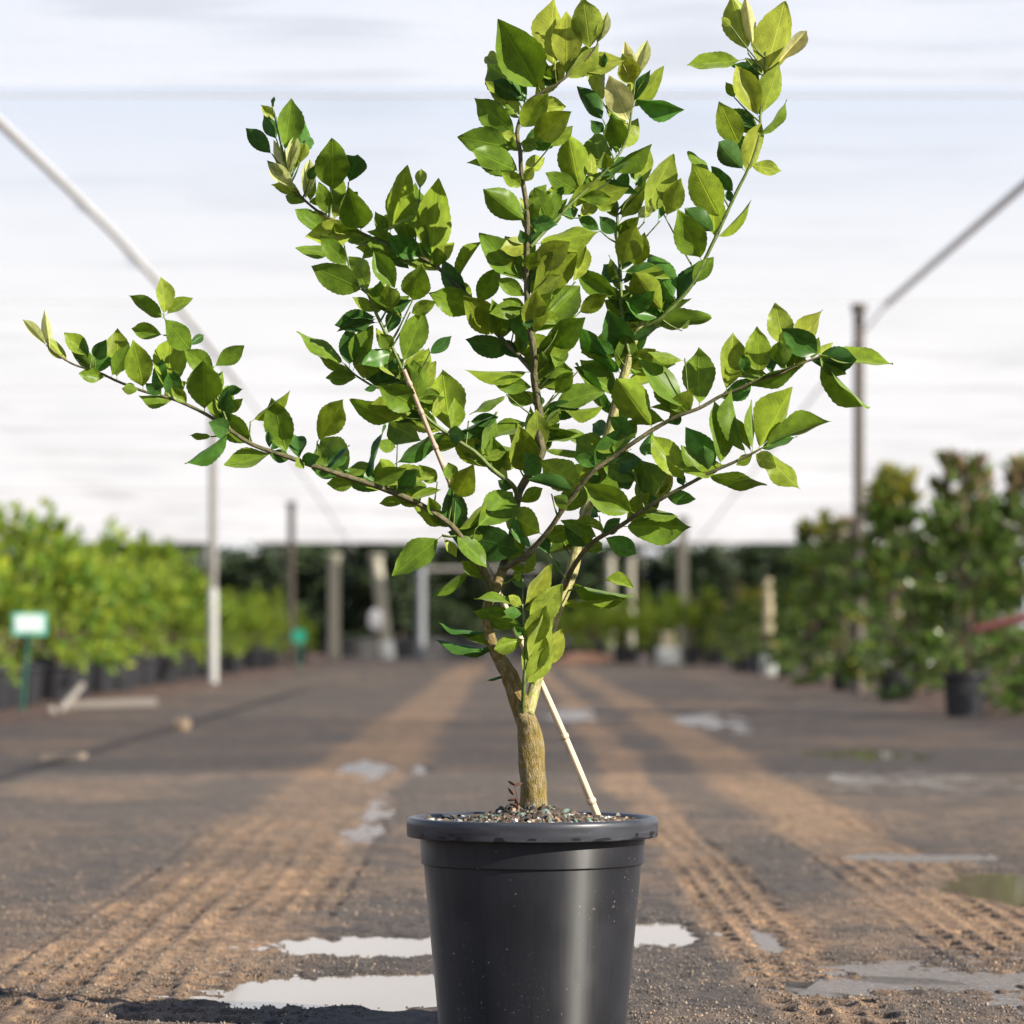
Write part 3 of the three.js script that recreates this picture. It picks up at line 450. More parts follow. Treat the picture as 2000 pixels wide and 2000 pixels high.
// ------------------------------------------------------------------ the lemon tree
const U = TREE_D / FP;                                       // one pixel at the tree, in metres
const tp = (px, py, z) => at(px, py, TREE_D - z);
const tree = new THREE.Group(); tree.position.copy(POT);
const local = (v) => v.sub(POT);
const STEMS = [ // name, material, [px, py, forward, radius px]...
  ['trunk', 'bark', [[1043, 1592, 0, 31], [1042, 1560, 0, 27], [1040, 1495, 0, 26], [1037, 1455, 0, 27], [1031, 1420, 0, 22], [1022, 1392, 0, 20], [1008, 1355, 0.004, 18], [994, 1318, 0.01, 16], [977, 1288, 0.015, 13], [961, 1255, 0.02, 11], [951, 1215, 0.02, 10], [953, 1180, 0.015, 10], [968, 1148, 0.01, 10], [984, 1108, 0, 9]]],
  ['branch', 'barkDark', [[962, 1160, 0.012, 9], [945, 1116, 0.03, 8], [915, 1075, 0.05, 8], [885, 1030, 0.07, 7], [825, 988, 0.09, 7], [781, 967, 0.10, 7], [729, 947, 0.11, 7], [688, 934, 0.12, 6.5], [647, 921, 0.13, 6], [610, 909, 0.13, 6], [561, 892, 0.14, 5.5], [507, 874, 0.14, 5], [476, 859, 0.15, 5], [440, 833, 0.15, 4.5], [404, 810, 0.155, 4], [373, 794, 0.155, 4], [336, 779, 0.16, 3.5], [280, 764, 0.16, 3.2], [228, 744, 0.165, 3], [192, 727, 0.17, 2.8], [140, 710, 0.17, 2.4], [104, 686, 0.175, 2], [90, 674, 0.175, 1.6]]],
  ['branch', 'barkDark', [[975, 1128, 0, 9], [1000, 1046, -0.01, 9], [1006, 1005, -0.012, 9], [1014, 962, -0.02, 9], [1034, 925, -0.02, 10], [1057, 880, -0.02, 12], [1053, 853, -0.02, 12], [1054, 814, -0.02, 10], [1047, 762, -0.015, 9], [1043, 729, -0.01, 9], [1044, 698, 0, 8], [1036, 646, 0, 8], [1031, 607, 0, 7.5], [1029, 555, 0, 7], [1029, 485, 0.005, 7], [1030, 440, 0.01, 6.5], [1028, 400, 0.01, 6], [1018, 336, 0.015, 5.5], [1016, 298, 0.02, 5], [1010, 259, 0.02, 5], [1016, 233, 0.02, 4.6], [1029, 202, 0.02, 4.4], [1057, 181, 0.025, 4], [1093, 160, 0.03, 3.6], [1130, 129, 0.03, 3], [1155, 104, 0.035, 2.5], [1168, 84, 0.035, 1.6]]],
  ['branch', 'green', [[1012, 970, -0.02, 6], [1001, 948, 0.0, 6], [961, 916, 0.02, 5.5], [929, 884, 0.03, 5], [890, 858, 0.035, 4.6], [833, 815, 0.045, 4.2], [806, 780, 0.05, 4], [786, 724, 0.055, 4], [766, 678, 0.06, 4], [745, 634, 0.06, 4], [729, 600, 0.06, 3.6], [717, 572, 0.06, 3], [700, 555, 0.06, 2.6], [680, 520, 0.06, 2]]],
  ['branch', 'green', [[790, 745, 0.052, 3], [762, 752, 0.05, 3], [738, 757, 0.05, 3], [713, 745, 0.045, 2.6], [690, 729, 0.045, 2.2], [673, 711, 0.045, 1.6]]],
  ['branch', 'barkDark', [[1041, 726, -0.01, 6], [1016, 698, -0.03, 5.6], [985, 667, -0.04, 5.4], [959, 638, -0.05, 5.2], [935, 607, -0.06, 5], [915, 579, -0.07, 5], [889, 553, -0.08, 4.8], [850, 519, -0.09, 4.6], [838, 512, -0.09, 4.5], [794, 489, -0.1, 4.2], [745, 473, -0.1, 4], [706, 455, -0.1, 3.8], [665, 436, -0.1, 3.6], [631, 419, -0.1, 3.2], [595, 391, -0.1, 3], [574, 365, -0.1, 2.4], [560, 335, -0.1, 1.6]]],
  ['branch', 'green', [[1036, 482, 0.006, 4.5], [1070, 445, -0.01, 4.3], [1109, 404, -0.02, 4.2], [1140, 375, -0.03, 4], [1173, 344, -0.035, 3.6], [1197, 318, -0.04, 3.4], [1217, 287, -0.05, 3], [1228, 254, -0.05, 2.8], [1233, 220, -0.05, 2.4], [1238, 181, -0.05, 2], [1241, 150, -0.05, 1.4]]],
  ['branch', 'green', [[1228, 690, -0.1, 4.6], [1221, 655, -0.1, 4.4], [1215, 607, -0.1, 4.2], [1212, 555, -0.1, 4.2], [1211, 524, -0.1, 4], [1205, 465, -0.1, 3.8], [1206, 430, -0.1, 3.4], [1200, 375, -0.1, 3], [1199, 340, -0.1, 2]]],
  ['branch', 'pale', [[1030, 1396, 0.005, 13], [1042, 1350, -0.01, 12], [1058, 1290, -0.02, 12], [1080, 1210, -0.04, 12], [1098, 1165, -0.05, 12], [1119, 1110, -0.06, 12], [1137, 1030, -0.08, 11], [1163, 930, -0.1, 11], [1190, 845, -0.11, 11], [1205, 788, -0.11, 11], [1215, 749, -0.11, 10], [1225, 711, -0.11, 9], [1233, 680, -0.11, 8.5], [1246, 646, -0.11, 7.5], [1258, 625, -0.11, 6.5], [1270, 596, -0.11, 6]]],
  ['branch', 'green', [[1248, 645, -0.11, 5.6], [1290, 622, -0.1, 5.2], [1316, 597, -0.1, 5], [1350, 558, -0.1, 4.6], [1385, 490, -0.1, 4.4], [1416, 424, -0.1, 4.2], [1441, 370, -0.1, 4], [1452, 349, -0.1, 3.6], [1470, 310, -0.1, 3], [1484, 259, -0.1, 2.8], [1485, 228, -0.1, 2.6], [1488, 190, -0.1, 2.2], [1492, 140, -0.1, 1.8], [1496, 100, -0.1, 1.4]]],
  ['branch', 'barkDark', [[982, 1112, 0.005, 7], [1020, 1090, 0.03, 6.5], [1070, 1038, 0.06, 6], [1109, 981, 0.08, 6], [1160, 919, 0.1, 5.6], [1197, 893, 0.1, 5.4], [1238, 864, 0.11, 5.2], [1284, 834, 0.11, 5], [1328, 811, 0.12, 4.6], [1366, 797, 0.12, 4.2], [1405, 775, 0.12, 4], [1444, 759, 0.125, 3.8], [1483, 741, 0.13, 3.4], [1522, 730, 0.13, 3.2], [1561, 712, 0.13, 2.8], [1594, 699, 0.13, 2], [1606, 694, 0.13, 1.4]]],
  ['branch', 'barkDark', [[1100, 1150, -0.045, 7], [1124, 1100, 0.0, 6], [1161, 1057, 0.05, 5.6], [1212, 1027, 0.09, 5.2], [1243, 1005, 0.11, 5], [1290, 975, 0.13, 4.6], [1335, 951, 0.14, 4.2], [1385, 924, 0.15, 4], [1431, 904, 0.155, 3.4], [1470, 885, 0.16, 2.8], [1490, 874, 0.16, 1.8]]],
  ['branch', 'green', [[1021, 1392, 0.012, 5.5], [1023, 1340, 0.03, 5], [1026, 1290, 0.035, 4.4], [1026, 1240, 0.04, 4], [1023, 1204, 0.04, 3], [1020, 1180, 0.04, 2]]],
  ['branch', 'green', [[451, 843, 0.15, 2.6], [424, 776, 0.15, 2.6], [405, 745, 0.15, 2.4], [375, 690, 0.15, 2.2], [345, 650, 0.15, 2], [324, 626, 0.15, 1.6], [318, 612, 0.15, 1.2]]],
];
const barkTex = (a, b, c, seed) => tex(256, 256, (i, j) => { const n = vnoise(i / 10 + seed, j / 26, 25.6 | 0, 10), f = vnoise(i / 4, j / 5, 64, 51), s = vnoise(i / 22 + 9, j / 18, 11, 14), k = 0.72 + 0.22 * n + 0.32 * (f - 0.5); const t = smooth(0.35, 0.7, s); return [lerp(a[0], b[0], t) * k * (f > 0.82 ? c : 1), lerp(a[1], b[1], t) * k * (f > 0.82 ? c : 1), lerp(a[2], b[2], t) * k * (f > 0.82 ? c : 1)]; }, true, [20, 12]);
const barkBump = tex(256, 256, (i, j) => { const v = vnoise(i / 7, j / 12, 36, 21) * 0.6 + vnoise(i / 3, j / 4, 85, 64) * 0.4; return [v, v, v]; }, false, [20, 12]);
const stemMat = {
  bark: new THREE.MeshStandardMaterial({ map: barkTex([0.54, 0.46, 0.21], [0.60, 0.53, 0.36], 0.6, 1), bumpMap: barkBump, bumpScale: 0.0016, roughness: 0.85 }),
  barkDark: new THREE.MeshStandardMaterial({ map: barkTex([0.36, 0.37, 0.19], [0.47, 0.42, 0.29], 0.6, 4), bumpMap: barkBump, bumpScale: 0.0007, roughness: 0.8 }),
  pale: new THREE.MeshStandardMaterial({ map: barkTex([0.66, 0.66, 0.36], [0.74, 0.70, 0.48], 0.7, 8), bumpMap: barkBump, bumpScale: 0.0006, roughness: 0.75 }),
  green: new THREE.MeshStandardMaterial({ map: barkTex([0.36, 0.44, 0.16], [0.44, 0.52, 0.22], 0.8, 11), roughness: 0.55 }),
};
const stemPoints = [];
STEMS.forEach(([name, m, pts], s) => {
  const P = pts.map(([x, y, z]) => local(tp(x, y, z))), R = pts.map((p) => p[3] * U * (s === 0 || m === 'pale' ? 1 : 0.84));
  part(limb(P, R, pts.length * (s ? 5 : 9), s ? 12 : 28, s === 0 ? 0.16 : 0.12, s + 1), stemMat[m], name, tree);
  for (let i = 0; i < pts.length - 1; i++) for (let k = 0; k < 6; k++) stemPoints.push([lerp(pts[i][0], pts[i + 1][0], k / 6), lerp(pts[i][1], pts[i + 1][1], k / 6), lerp(pts[i][2], pts[i + 1][2], k / 6)]);
});
const nearestStem = (x, y) => { let best = 1e9, q = null; for (const p of stemPoints) { const e = (p[0] - x) ** 2 + (p[1] - y) ** 2; if (e < best) { best = e; q = p; } } return [Math.sqrt(best), q]; };

// leaf blades: outline, fold along the midrib, bow, waves in the margin, fine teeth; the stalk is part of the blade's mesh
function leafGeo(seed, o) {
  const r = rng(seed), nl = 20, half = 4, P = [], UV = [], I = [], st = o.stalk, ph = r() * 6, tw = (r() - 0.5) * o.twist;
  for (let j = 0; j <= nl; j++) {
    const t = j / nl, y = st + (1 - st) * t;
    let w = Math.pow(Math.sin(Math.PI * Math.pow(t, o.belly)), 0.92) * 0.525; if (t > 0.82) w *= 1 - 0.3 * smooth(0.7, 1, t) * o.point;
    w = Math.max(w, j === 0 ? 0.012 : 0) * (1 + (j % 2 ? 0.022 : -0.02));
    for (let i = -half; i <= half; i++) {
      const s = i / half, as = Math.abs(s), side = s < 0 ? -1 : 1;
      let z = -o.bow * 4 * y * (1 - y) + o.fold * Math.pow(as, 1.4) * w + o.cup * as * as * w + o.wave * as * as * Math.sin(t * 11 + ph + side * 1.3) * 0.5 - o.hook * smooth(0.6, 1, t) * 0.16;
      let x = s * w; const a = tw * t; const xx = x * Math.cos(a) - z * Math.sin(a) * 0.3; z += x * Math.sin(a);
      P.push(xx, y, z); UV.push(0.5 + s * w * 0.98, 0.02 + t * 0.96);
    }
  }
  const w = half * 2 + 1;
  for (let j = 0; j < nl; j++) for (let i = 0; i < w - 1; i++) { const a = j * w + i; I.push(a, a + 1, a + w, a + 1, a + w + 1, a + w); }
  const k0 = P.length / 3; // stalk
  const zb = -o.bow * 4 * st * (1 - st);
  for (let j = 0; j <= 3; j++) for (let s = 0; s < 5; s++) { const a = s / 5 * 6.283, q = j / 3, rr = lerp(0.014, 0.011, q); P.push(Math.cos(a) * rr, q * (st + 0.05), zb * q + Math.sin(a) * rr * 0.5 - 0.003); UV.push(0.5, 0.3 + q * 0.05); }
  for (let j = 0; j < 3; j++) for (let s = 0; s < 5; s++) { const a = k0 + j * 5 + s, b = k0 + j * 5 + (s + 1) % 5; I.push(a, b, a + 5, b, b + 5, a + 5); }
  const g = new THREE.BufferGeometry(); g.setAttribute('position', new THREE.Float32BufferAttribute(P, 3)); g.setAttribute('uv', new THREE.Float32BufferAttribute(UV, 2)); g.setIndex(I); g.computeVertexNormals(); return g;
}
const blades = []; { const r = rng(44); for (let k = 0; k < 14; k++) blades.push(leafGeo(500 + k, { stalk: 0.06 + r() * 0.05, belly: 0.84 + r() * 0.2, point: 0.3 + r() * 0.9, bow: (r() - 0.35) * 0.11, fold: 0.03 + r() * 0.26, cup: (r() - 0.4) * 0.25, wave: 0.015 + r() * 0.06, hook: r() * 0.5, twist: 0.5 })); }
const folded = []; { const r = rng(45); for (let k = 0; k < 4; k++) folded.push(leafGeo(600 + k, { stalk: 0.04, belly: 0.95 + r() * 0.12, point: 0.8, bow: 0.02 + r() * 0.04, fold: 0.8 + r() * 0.4, cup: 0.1, wave: 0.02, hook: 0.2, twist: 0.3 })); }
const LW = 256, LH = 512;
const leafVein = (i, j) => { // 1 on a vein, 0 between
  const u = i / LW - 0.5, v = j / LH, au = Math.abs(u), mid = 1 - smooth(0.009, 0.026 * (1.25 - v) + 0.004, au);
  const q = (v - au * 0.75) * 13 + (u > 0 ? 0.45 : 0) + 0.3 * vnoise(i / 30, j / 30), side = 1 - smooth(0.03, 0.13, Math.abs(q - Math.round(q))), net = 1 - smooth(0.05, 0.2, Math.abs(vnoise(i / 9, j / 9) - 0.5) * 2);
  return [mid, side * smooth(0.48, 0.3, au) , net];
};
const leafMaps = [0, 1].map((seed) => tex(LW, LH, (i, j) => { const [m, s, n] = leafVein(i, j), blotch = (0.9 + 0.2 * vnoise(i / 40 + 3 + seed * 19, j / 46)) * (1 - 0.35 * smooth(0.9, 0.95, vnoise(i / 7 + seed * 50, j / 7 + 8))), dot = vnoise(i / 2.2, j / 2.2) > 0.8 ? 0.95 : 1, k = 0.80 * blotch * dot * (1 + 0.035 * s + 0.04 * n); return [Math.min(1, lerp(k, 1.0, m * 0.75)), Math.min(1, lerp(k, 0.98, m * 0.7)), Math.min(1, lerp(k, 1.0, m * 0.9))]; }, true));
const leafBump = tex(LW, LH, (i, j) => { const [m, s, n] = leafVein(i, j), v = 0.5 + 0.4 * m + 0.10 * s + 0.12 * n + 0.12 * vnoise(i / 12, j / 12) + 0.06 * vnoise(i / 2, j / 2); return [v, v, v]; }, false);
const leafMats = {}; {
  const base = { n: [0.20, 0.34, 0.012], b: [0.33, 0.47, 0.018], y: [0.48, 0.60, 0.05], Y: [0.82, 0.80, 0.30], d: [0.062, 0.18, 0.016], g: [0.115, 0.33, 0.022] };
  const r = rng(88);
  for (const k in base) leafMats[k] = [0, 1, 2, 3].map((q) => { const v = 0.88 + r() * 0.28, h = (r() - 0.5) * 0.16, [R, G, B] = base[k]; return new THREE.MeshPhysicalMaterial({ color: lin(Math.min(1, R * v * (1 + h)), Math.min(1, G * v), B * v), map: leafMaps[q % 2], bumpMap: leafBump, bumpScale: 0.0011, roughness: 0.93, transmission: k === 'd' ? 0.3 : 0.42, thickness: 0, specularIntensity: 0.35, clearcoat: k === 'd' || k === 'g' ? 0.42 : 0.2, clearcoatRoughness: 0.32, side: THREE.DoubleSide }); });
}
// base x, base y, tip x, tip y, width across, kind; measured on enlarged crops: [left, top, scale, leaves]
const Z = 500 / 1932;
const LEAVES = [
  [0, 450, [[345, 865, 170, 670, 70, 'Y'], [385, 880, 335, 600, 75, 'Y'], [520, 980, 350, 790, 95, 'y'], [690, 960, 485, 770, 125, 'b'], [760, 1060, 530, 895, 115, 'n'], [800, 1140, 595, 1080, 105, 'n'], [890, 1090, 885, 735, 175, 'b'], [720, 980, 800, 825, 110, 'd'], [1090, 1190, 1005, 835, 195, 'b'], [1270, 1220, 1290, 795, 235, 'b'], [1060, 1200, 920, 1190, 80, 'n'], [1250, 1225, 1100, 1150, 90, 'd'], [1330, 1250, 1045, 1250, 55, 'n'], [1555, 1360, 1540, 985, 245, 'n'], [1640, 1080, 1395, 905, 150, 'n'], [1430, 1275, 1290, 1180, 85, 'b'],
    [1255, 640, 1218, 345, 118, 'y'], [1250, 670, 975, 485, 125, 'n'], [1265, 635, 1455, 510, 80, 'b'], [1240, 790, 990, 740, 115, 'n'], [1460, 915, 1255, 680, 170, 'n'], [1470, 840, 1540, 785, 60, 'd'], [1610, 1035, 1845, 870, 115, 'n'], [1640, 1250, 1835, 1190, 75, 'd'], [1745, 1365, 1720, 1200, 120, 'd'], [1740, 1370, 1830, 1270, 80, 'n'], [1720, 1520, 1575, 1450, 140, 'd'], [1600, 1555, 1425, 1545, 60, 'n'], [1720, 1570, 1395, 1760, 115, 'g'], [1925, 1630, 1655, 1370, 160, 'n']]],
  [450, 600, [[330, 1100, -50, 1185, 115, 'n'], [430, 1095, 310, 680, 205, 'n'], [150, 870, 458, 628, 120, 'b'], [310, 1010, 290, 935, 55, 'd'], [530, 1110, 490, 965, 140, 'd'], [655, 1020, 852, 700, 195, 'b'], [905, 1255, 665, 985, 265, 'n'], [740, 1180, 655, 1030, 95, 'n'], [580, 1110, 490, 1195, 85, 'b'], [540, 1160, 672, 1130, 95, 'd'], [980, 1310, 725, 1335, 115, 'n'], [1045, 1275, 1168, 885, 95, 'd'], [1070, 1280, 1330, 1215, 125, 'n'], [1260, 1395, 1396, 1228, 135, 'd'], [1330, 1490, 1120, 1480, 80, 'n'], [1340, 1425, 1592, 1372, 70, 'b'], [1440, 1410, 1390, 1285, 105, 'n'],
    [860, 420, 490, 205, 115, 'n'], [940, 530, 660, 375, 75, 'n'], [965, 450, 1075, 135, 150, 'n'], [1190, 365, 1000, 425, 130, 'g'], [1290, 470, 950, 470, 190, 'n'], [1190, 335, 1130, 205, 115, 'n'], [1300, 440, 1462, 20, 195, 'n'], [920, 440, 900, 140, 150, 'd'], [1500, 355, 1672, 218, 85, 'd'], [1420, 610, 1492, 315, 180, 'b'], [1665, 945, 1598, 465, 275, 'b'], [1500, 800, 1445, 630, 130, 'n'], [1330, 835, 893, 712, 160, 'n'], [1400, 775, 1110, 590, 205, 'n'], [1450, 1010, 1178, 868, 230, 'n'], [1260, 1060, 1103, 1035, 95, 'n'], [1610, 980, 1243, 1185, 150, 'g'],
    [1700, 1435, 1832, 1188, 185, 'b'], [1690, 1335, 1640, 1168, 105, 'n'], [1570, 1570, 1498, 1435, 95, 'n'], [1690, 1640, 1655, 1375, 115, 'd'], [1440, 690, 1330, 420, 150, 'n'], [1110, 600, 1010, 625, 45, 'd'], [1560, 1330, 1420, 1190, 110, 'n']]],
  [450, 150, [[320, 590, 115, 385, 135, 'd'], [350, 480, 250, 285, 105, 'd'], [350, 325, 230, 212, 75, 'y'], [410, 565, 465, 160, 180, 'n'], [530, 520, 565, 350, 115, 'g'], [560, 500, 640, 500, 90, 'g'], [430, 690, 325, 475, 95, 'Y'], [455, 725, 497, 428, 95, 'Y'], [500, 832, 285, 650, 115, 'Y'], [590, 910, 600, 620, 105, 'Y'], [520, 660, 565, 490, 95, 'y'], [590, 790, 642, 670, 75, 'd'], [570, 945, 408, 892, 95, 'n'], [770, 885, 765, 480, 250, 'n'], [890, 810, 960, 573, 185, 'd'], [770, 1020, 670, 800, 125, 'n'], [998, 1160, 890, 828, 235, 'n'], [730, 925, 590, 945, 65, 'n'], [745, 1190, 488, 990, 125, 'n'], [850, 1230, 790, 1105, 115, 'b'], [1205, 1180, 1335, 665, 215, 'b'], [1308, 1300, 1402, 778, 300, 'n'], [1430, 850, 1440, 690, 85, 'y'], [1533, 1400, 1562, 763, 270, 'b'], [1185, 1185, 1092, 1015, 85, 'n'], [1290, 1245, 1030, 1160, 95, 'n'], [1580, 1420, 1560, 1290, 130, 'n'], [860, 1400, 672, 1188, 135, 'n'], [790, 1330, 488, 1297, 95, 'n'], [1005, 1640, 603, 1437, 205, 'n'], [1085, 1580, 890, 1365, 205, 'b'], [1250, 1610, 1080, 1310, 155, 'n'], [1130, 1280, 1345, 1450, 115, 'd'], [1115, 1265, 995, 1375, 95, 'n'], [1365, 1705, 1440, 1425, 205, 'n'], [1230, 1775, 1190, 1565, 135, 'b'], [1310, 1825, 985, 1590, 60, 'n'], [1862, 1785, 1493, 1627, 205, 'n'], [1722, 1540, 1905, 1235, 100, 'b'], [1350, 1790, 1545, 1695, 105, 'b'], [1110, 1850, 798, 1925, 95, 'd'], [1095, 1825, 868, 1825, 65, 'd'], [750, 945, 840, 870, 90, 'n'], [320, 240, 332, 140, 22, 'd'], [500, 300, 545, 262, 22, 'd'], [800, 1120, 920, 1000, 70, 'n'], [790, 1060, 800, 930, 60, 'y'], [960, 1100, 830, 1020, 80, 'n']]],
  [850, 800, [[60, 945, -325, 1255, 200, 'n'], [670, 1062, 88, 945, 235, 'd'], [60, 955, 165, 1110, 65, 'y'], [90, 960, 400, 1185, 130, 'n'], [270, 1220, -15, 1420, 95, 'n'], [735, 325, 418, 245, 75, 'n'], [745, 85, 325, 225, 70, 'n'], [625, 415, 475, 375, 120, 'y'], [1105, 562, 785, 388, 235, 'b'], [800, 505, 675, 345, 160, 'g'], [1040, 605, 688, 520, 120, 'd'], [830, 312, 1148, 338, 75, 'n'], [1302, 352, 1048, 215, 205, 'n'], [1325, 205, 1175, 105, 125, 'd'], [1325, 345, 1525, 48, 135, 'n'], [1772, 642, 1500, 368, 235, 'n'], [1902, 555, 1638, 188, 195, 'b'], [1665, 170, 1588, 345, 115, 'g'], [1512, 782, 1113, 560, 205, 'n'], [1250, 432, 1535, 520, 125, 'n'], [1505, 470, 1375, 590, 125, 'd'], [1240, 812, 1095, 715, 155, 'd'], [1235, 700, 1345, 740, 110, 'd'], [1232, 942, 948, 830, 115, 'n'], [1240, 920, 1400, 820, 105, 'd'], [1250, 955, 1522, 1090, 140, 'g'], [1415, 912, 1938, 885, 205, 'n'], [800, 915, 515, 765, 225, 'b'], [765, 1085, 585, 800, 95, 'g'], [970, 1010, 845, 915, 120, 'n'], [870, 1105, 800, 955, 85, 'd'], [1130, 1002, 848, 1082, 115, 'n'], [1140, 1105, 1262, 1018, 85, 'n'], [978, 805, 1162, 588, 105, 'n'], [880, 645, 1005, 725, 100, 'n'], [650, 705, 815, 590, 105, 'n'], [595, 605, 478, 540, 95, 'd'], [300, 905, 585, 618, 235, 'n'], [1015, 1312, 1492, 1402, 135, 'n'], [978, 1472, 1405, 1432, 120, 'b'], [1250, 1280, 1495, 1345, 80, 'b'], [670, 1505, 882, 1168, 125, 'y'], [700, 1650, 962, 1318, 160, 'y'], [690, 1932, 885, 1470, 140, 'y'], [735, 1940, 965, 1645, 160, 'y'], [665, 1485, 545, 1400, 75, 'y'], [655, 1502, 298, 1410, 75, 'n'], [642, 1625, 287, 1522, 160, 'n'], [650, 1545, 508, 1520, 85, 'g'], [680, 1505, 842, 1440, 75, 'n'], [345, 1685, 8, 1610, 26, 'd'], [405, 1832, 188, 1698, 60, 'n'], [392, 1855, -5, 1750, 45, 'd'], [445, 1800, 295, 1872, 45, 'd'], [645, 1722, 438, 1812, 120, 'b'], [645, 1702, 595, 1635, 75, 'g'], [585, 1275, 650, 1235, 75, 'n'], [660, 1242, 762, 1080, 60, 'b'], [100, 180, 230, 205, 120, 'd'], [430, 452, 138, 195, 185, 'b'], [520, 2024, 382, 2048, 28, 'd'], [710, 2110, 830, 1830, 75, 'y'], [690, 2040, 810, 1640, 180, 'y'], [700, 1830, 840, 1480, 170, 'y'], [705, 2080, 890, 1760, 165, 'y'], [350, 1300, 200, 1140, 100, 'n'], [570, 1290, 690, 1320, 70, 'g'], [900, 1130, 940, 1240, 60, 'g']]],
  [850, 400, [[672, 605, 333, 208, 205, 'n'], [677, 495, 525, 225, 160, 'b'], [685, 685, 470, 555, 115, 'n'], [330, 745, 485, 465, 155, 'n'], [775, 325, 1252, 198, 155, 'b'], [715, 712, 1138, 308, 205, 'b'], [715, 690, 882, 405, 125, 'n'], [705, 715, 965, 528, 140, 'y'], [740, 975, 1098, 600, 260, 'n'], [788, 1192, 1072, 828, 140, 'b'], [870, 1085, 1135, 850, 205, 'n'], [1382, 1282, 1058, 885, 95, 'g'], [1362, 702, 1058, 488, 155, 'n'], [1392, 605, 1265, 450, 140, 'd'], [1402, 475, 1522, 160, 205, 'y'], [1500, 492, 1582, 213, 145, 'b'], [1438, 825, 1668, 648, 145, 'g'], [1772, 705, 1608, 375, 225, 'g'], [1600, 942, 2085, 845, 105, 'n'], [1780, 752, 1688, 690, 75, 'd'], [1500, 1082, 1308, 1122, 95, 'g'], [1372, 1125, 1188, 1028, 95, 'g'], [510, 1005, 425, 712, 165, 'n'], [522, 1005, 612, 815, 85, 'b'], [738, 772, 425, 755, 75, 'n'], [590, 965, 712, 1085, 125, 'n'], [715, 1282, 222, 1252, 125, 'b'], [705, 1382, 432, 1340, 135, 'n'], [742, 1495, 538, 1430, 125, 'n'], [550, 1440, 265, 1602, 75, 'n'], [1062, 1272, 748, 1325, 140, 'n'], [888, 1442, 1035, 1265, 125, 'n'], [900, 1245, 965, 1038, 125, 'n'], [858, 1532, 1278, 1395, 155, 'n'], [945, 1552, 1262, 1522, 55, 'b'], [1312, 1585, 1062, 1192, 125, 'g'], [1632, 1642, 1358, 1298, 235, 'b'], [1882, 1505, 1548, 1138, 180, 'n'], [1500, 1292, 1585, 1178, 95, 'n'], [1862, 1562, 1765, 1645, 95, 'd'], [830, 1685, 955, 1528, 65, 'n'], [858, 1775, 942, 1645, 75, 'n'], [1080, 820, 1300, 670, 125, 'b'], [1410, 920, 1370, 830, 90, 'd'], [1500, 620, 1645, 590, 40, 'd'], [730, 490, 775, 330, 110, 'b'], [1040, 600, 1110, 270, 110, 'y'], [640, 860, 710, 930, 80, 'd'], [760, 850, 880, 660, 130, 'b'], [830, 1540, 800, 1440, 60, 'd'], [250, 1640, 480, 1600, 100, 'd']]],
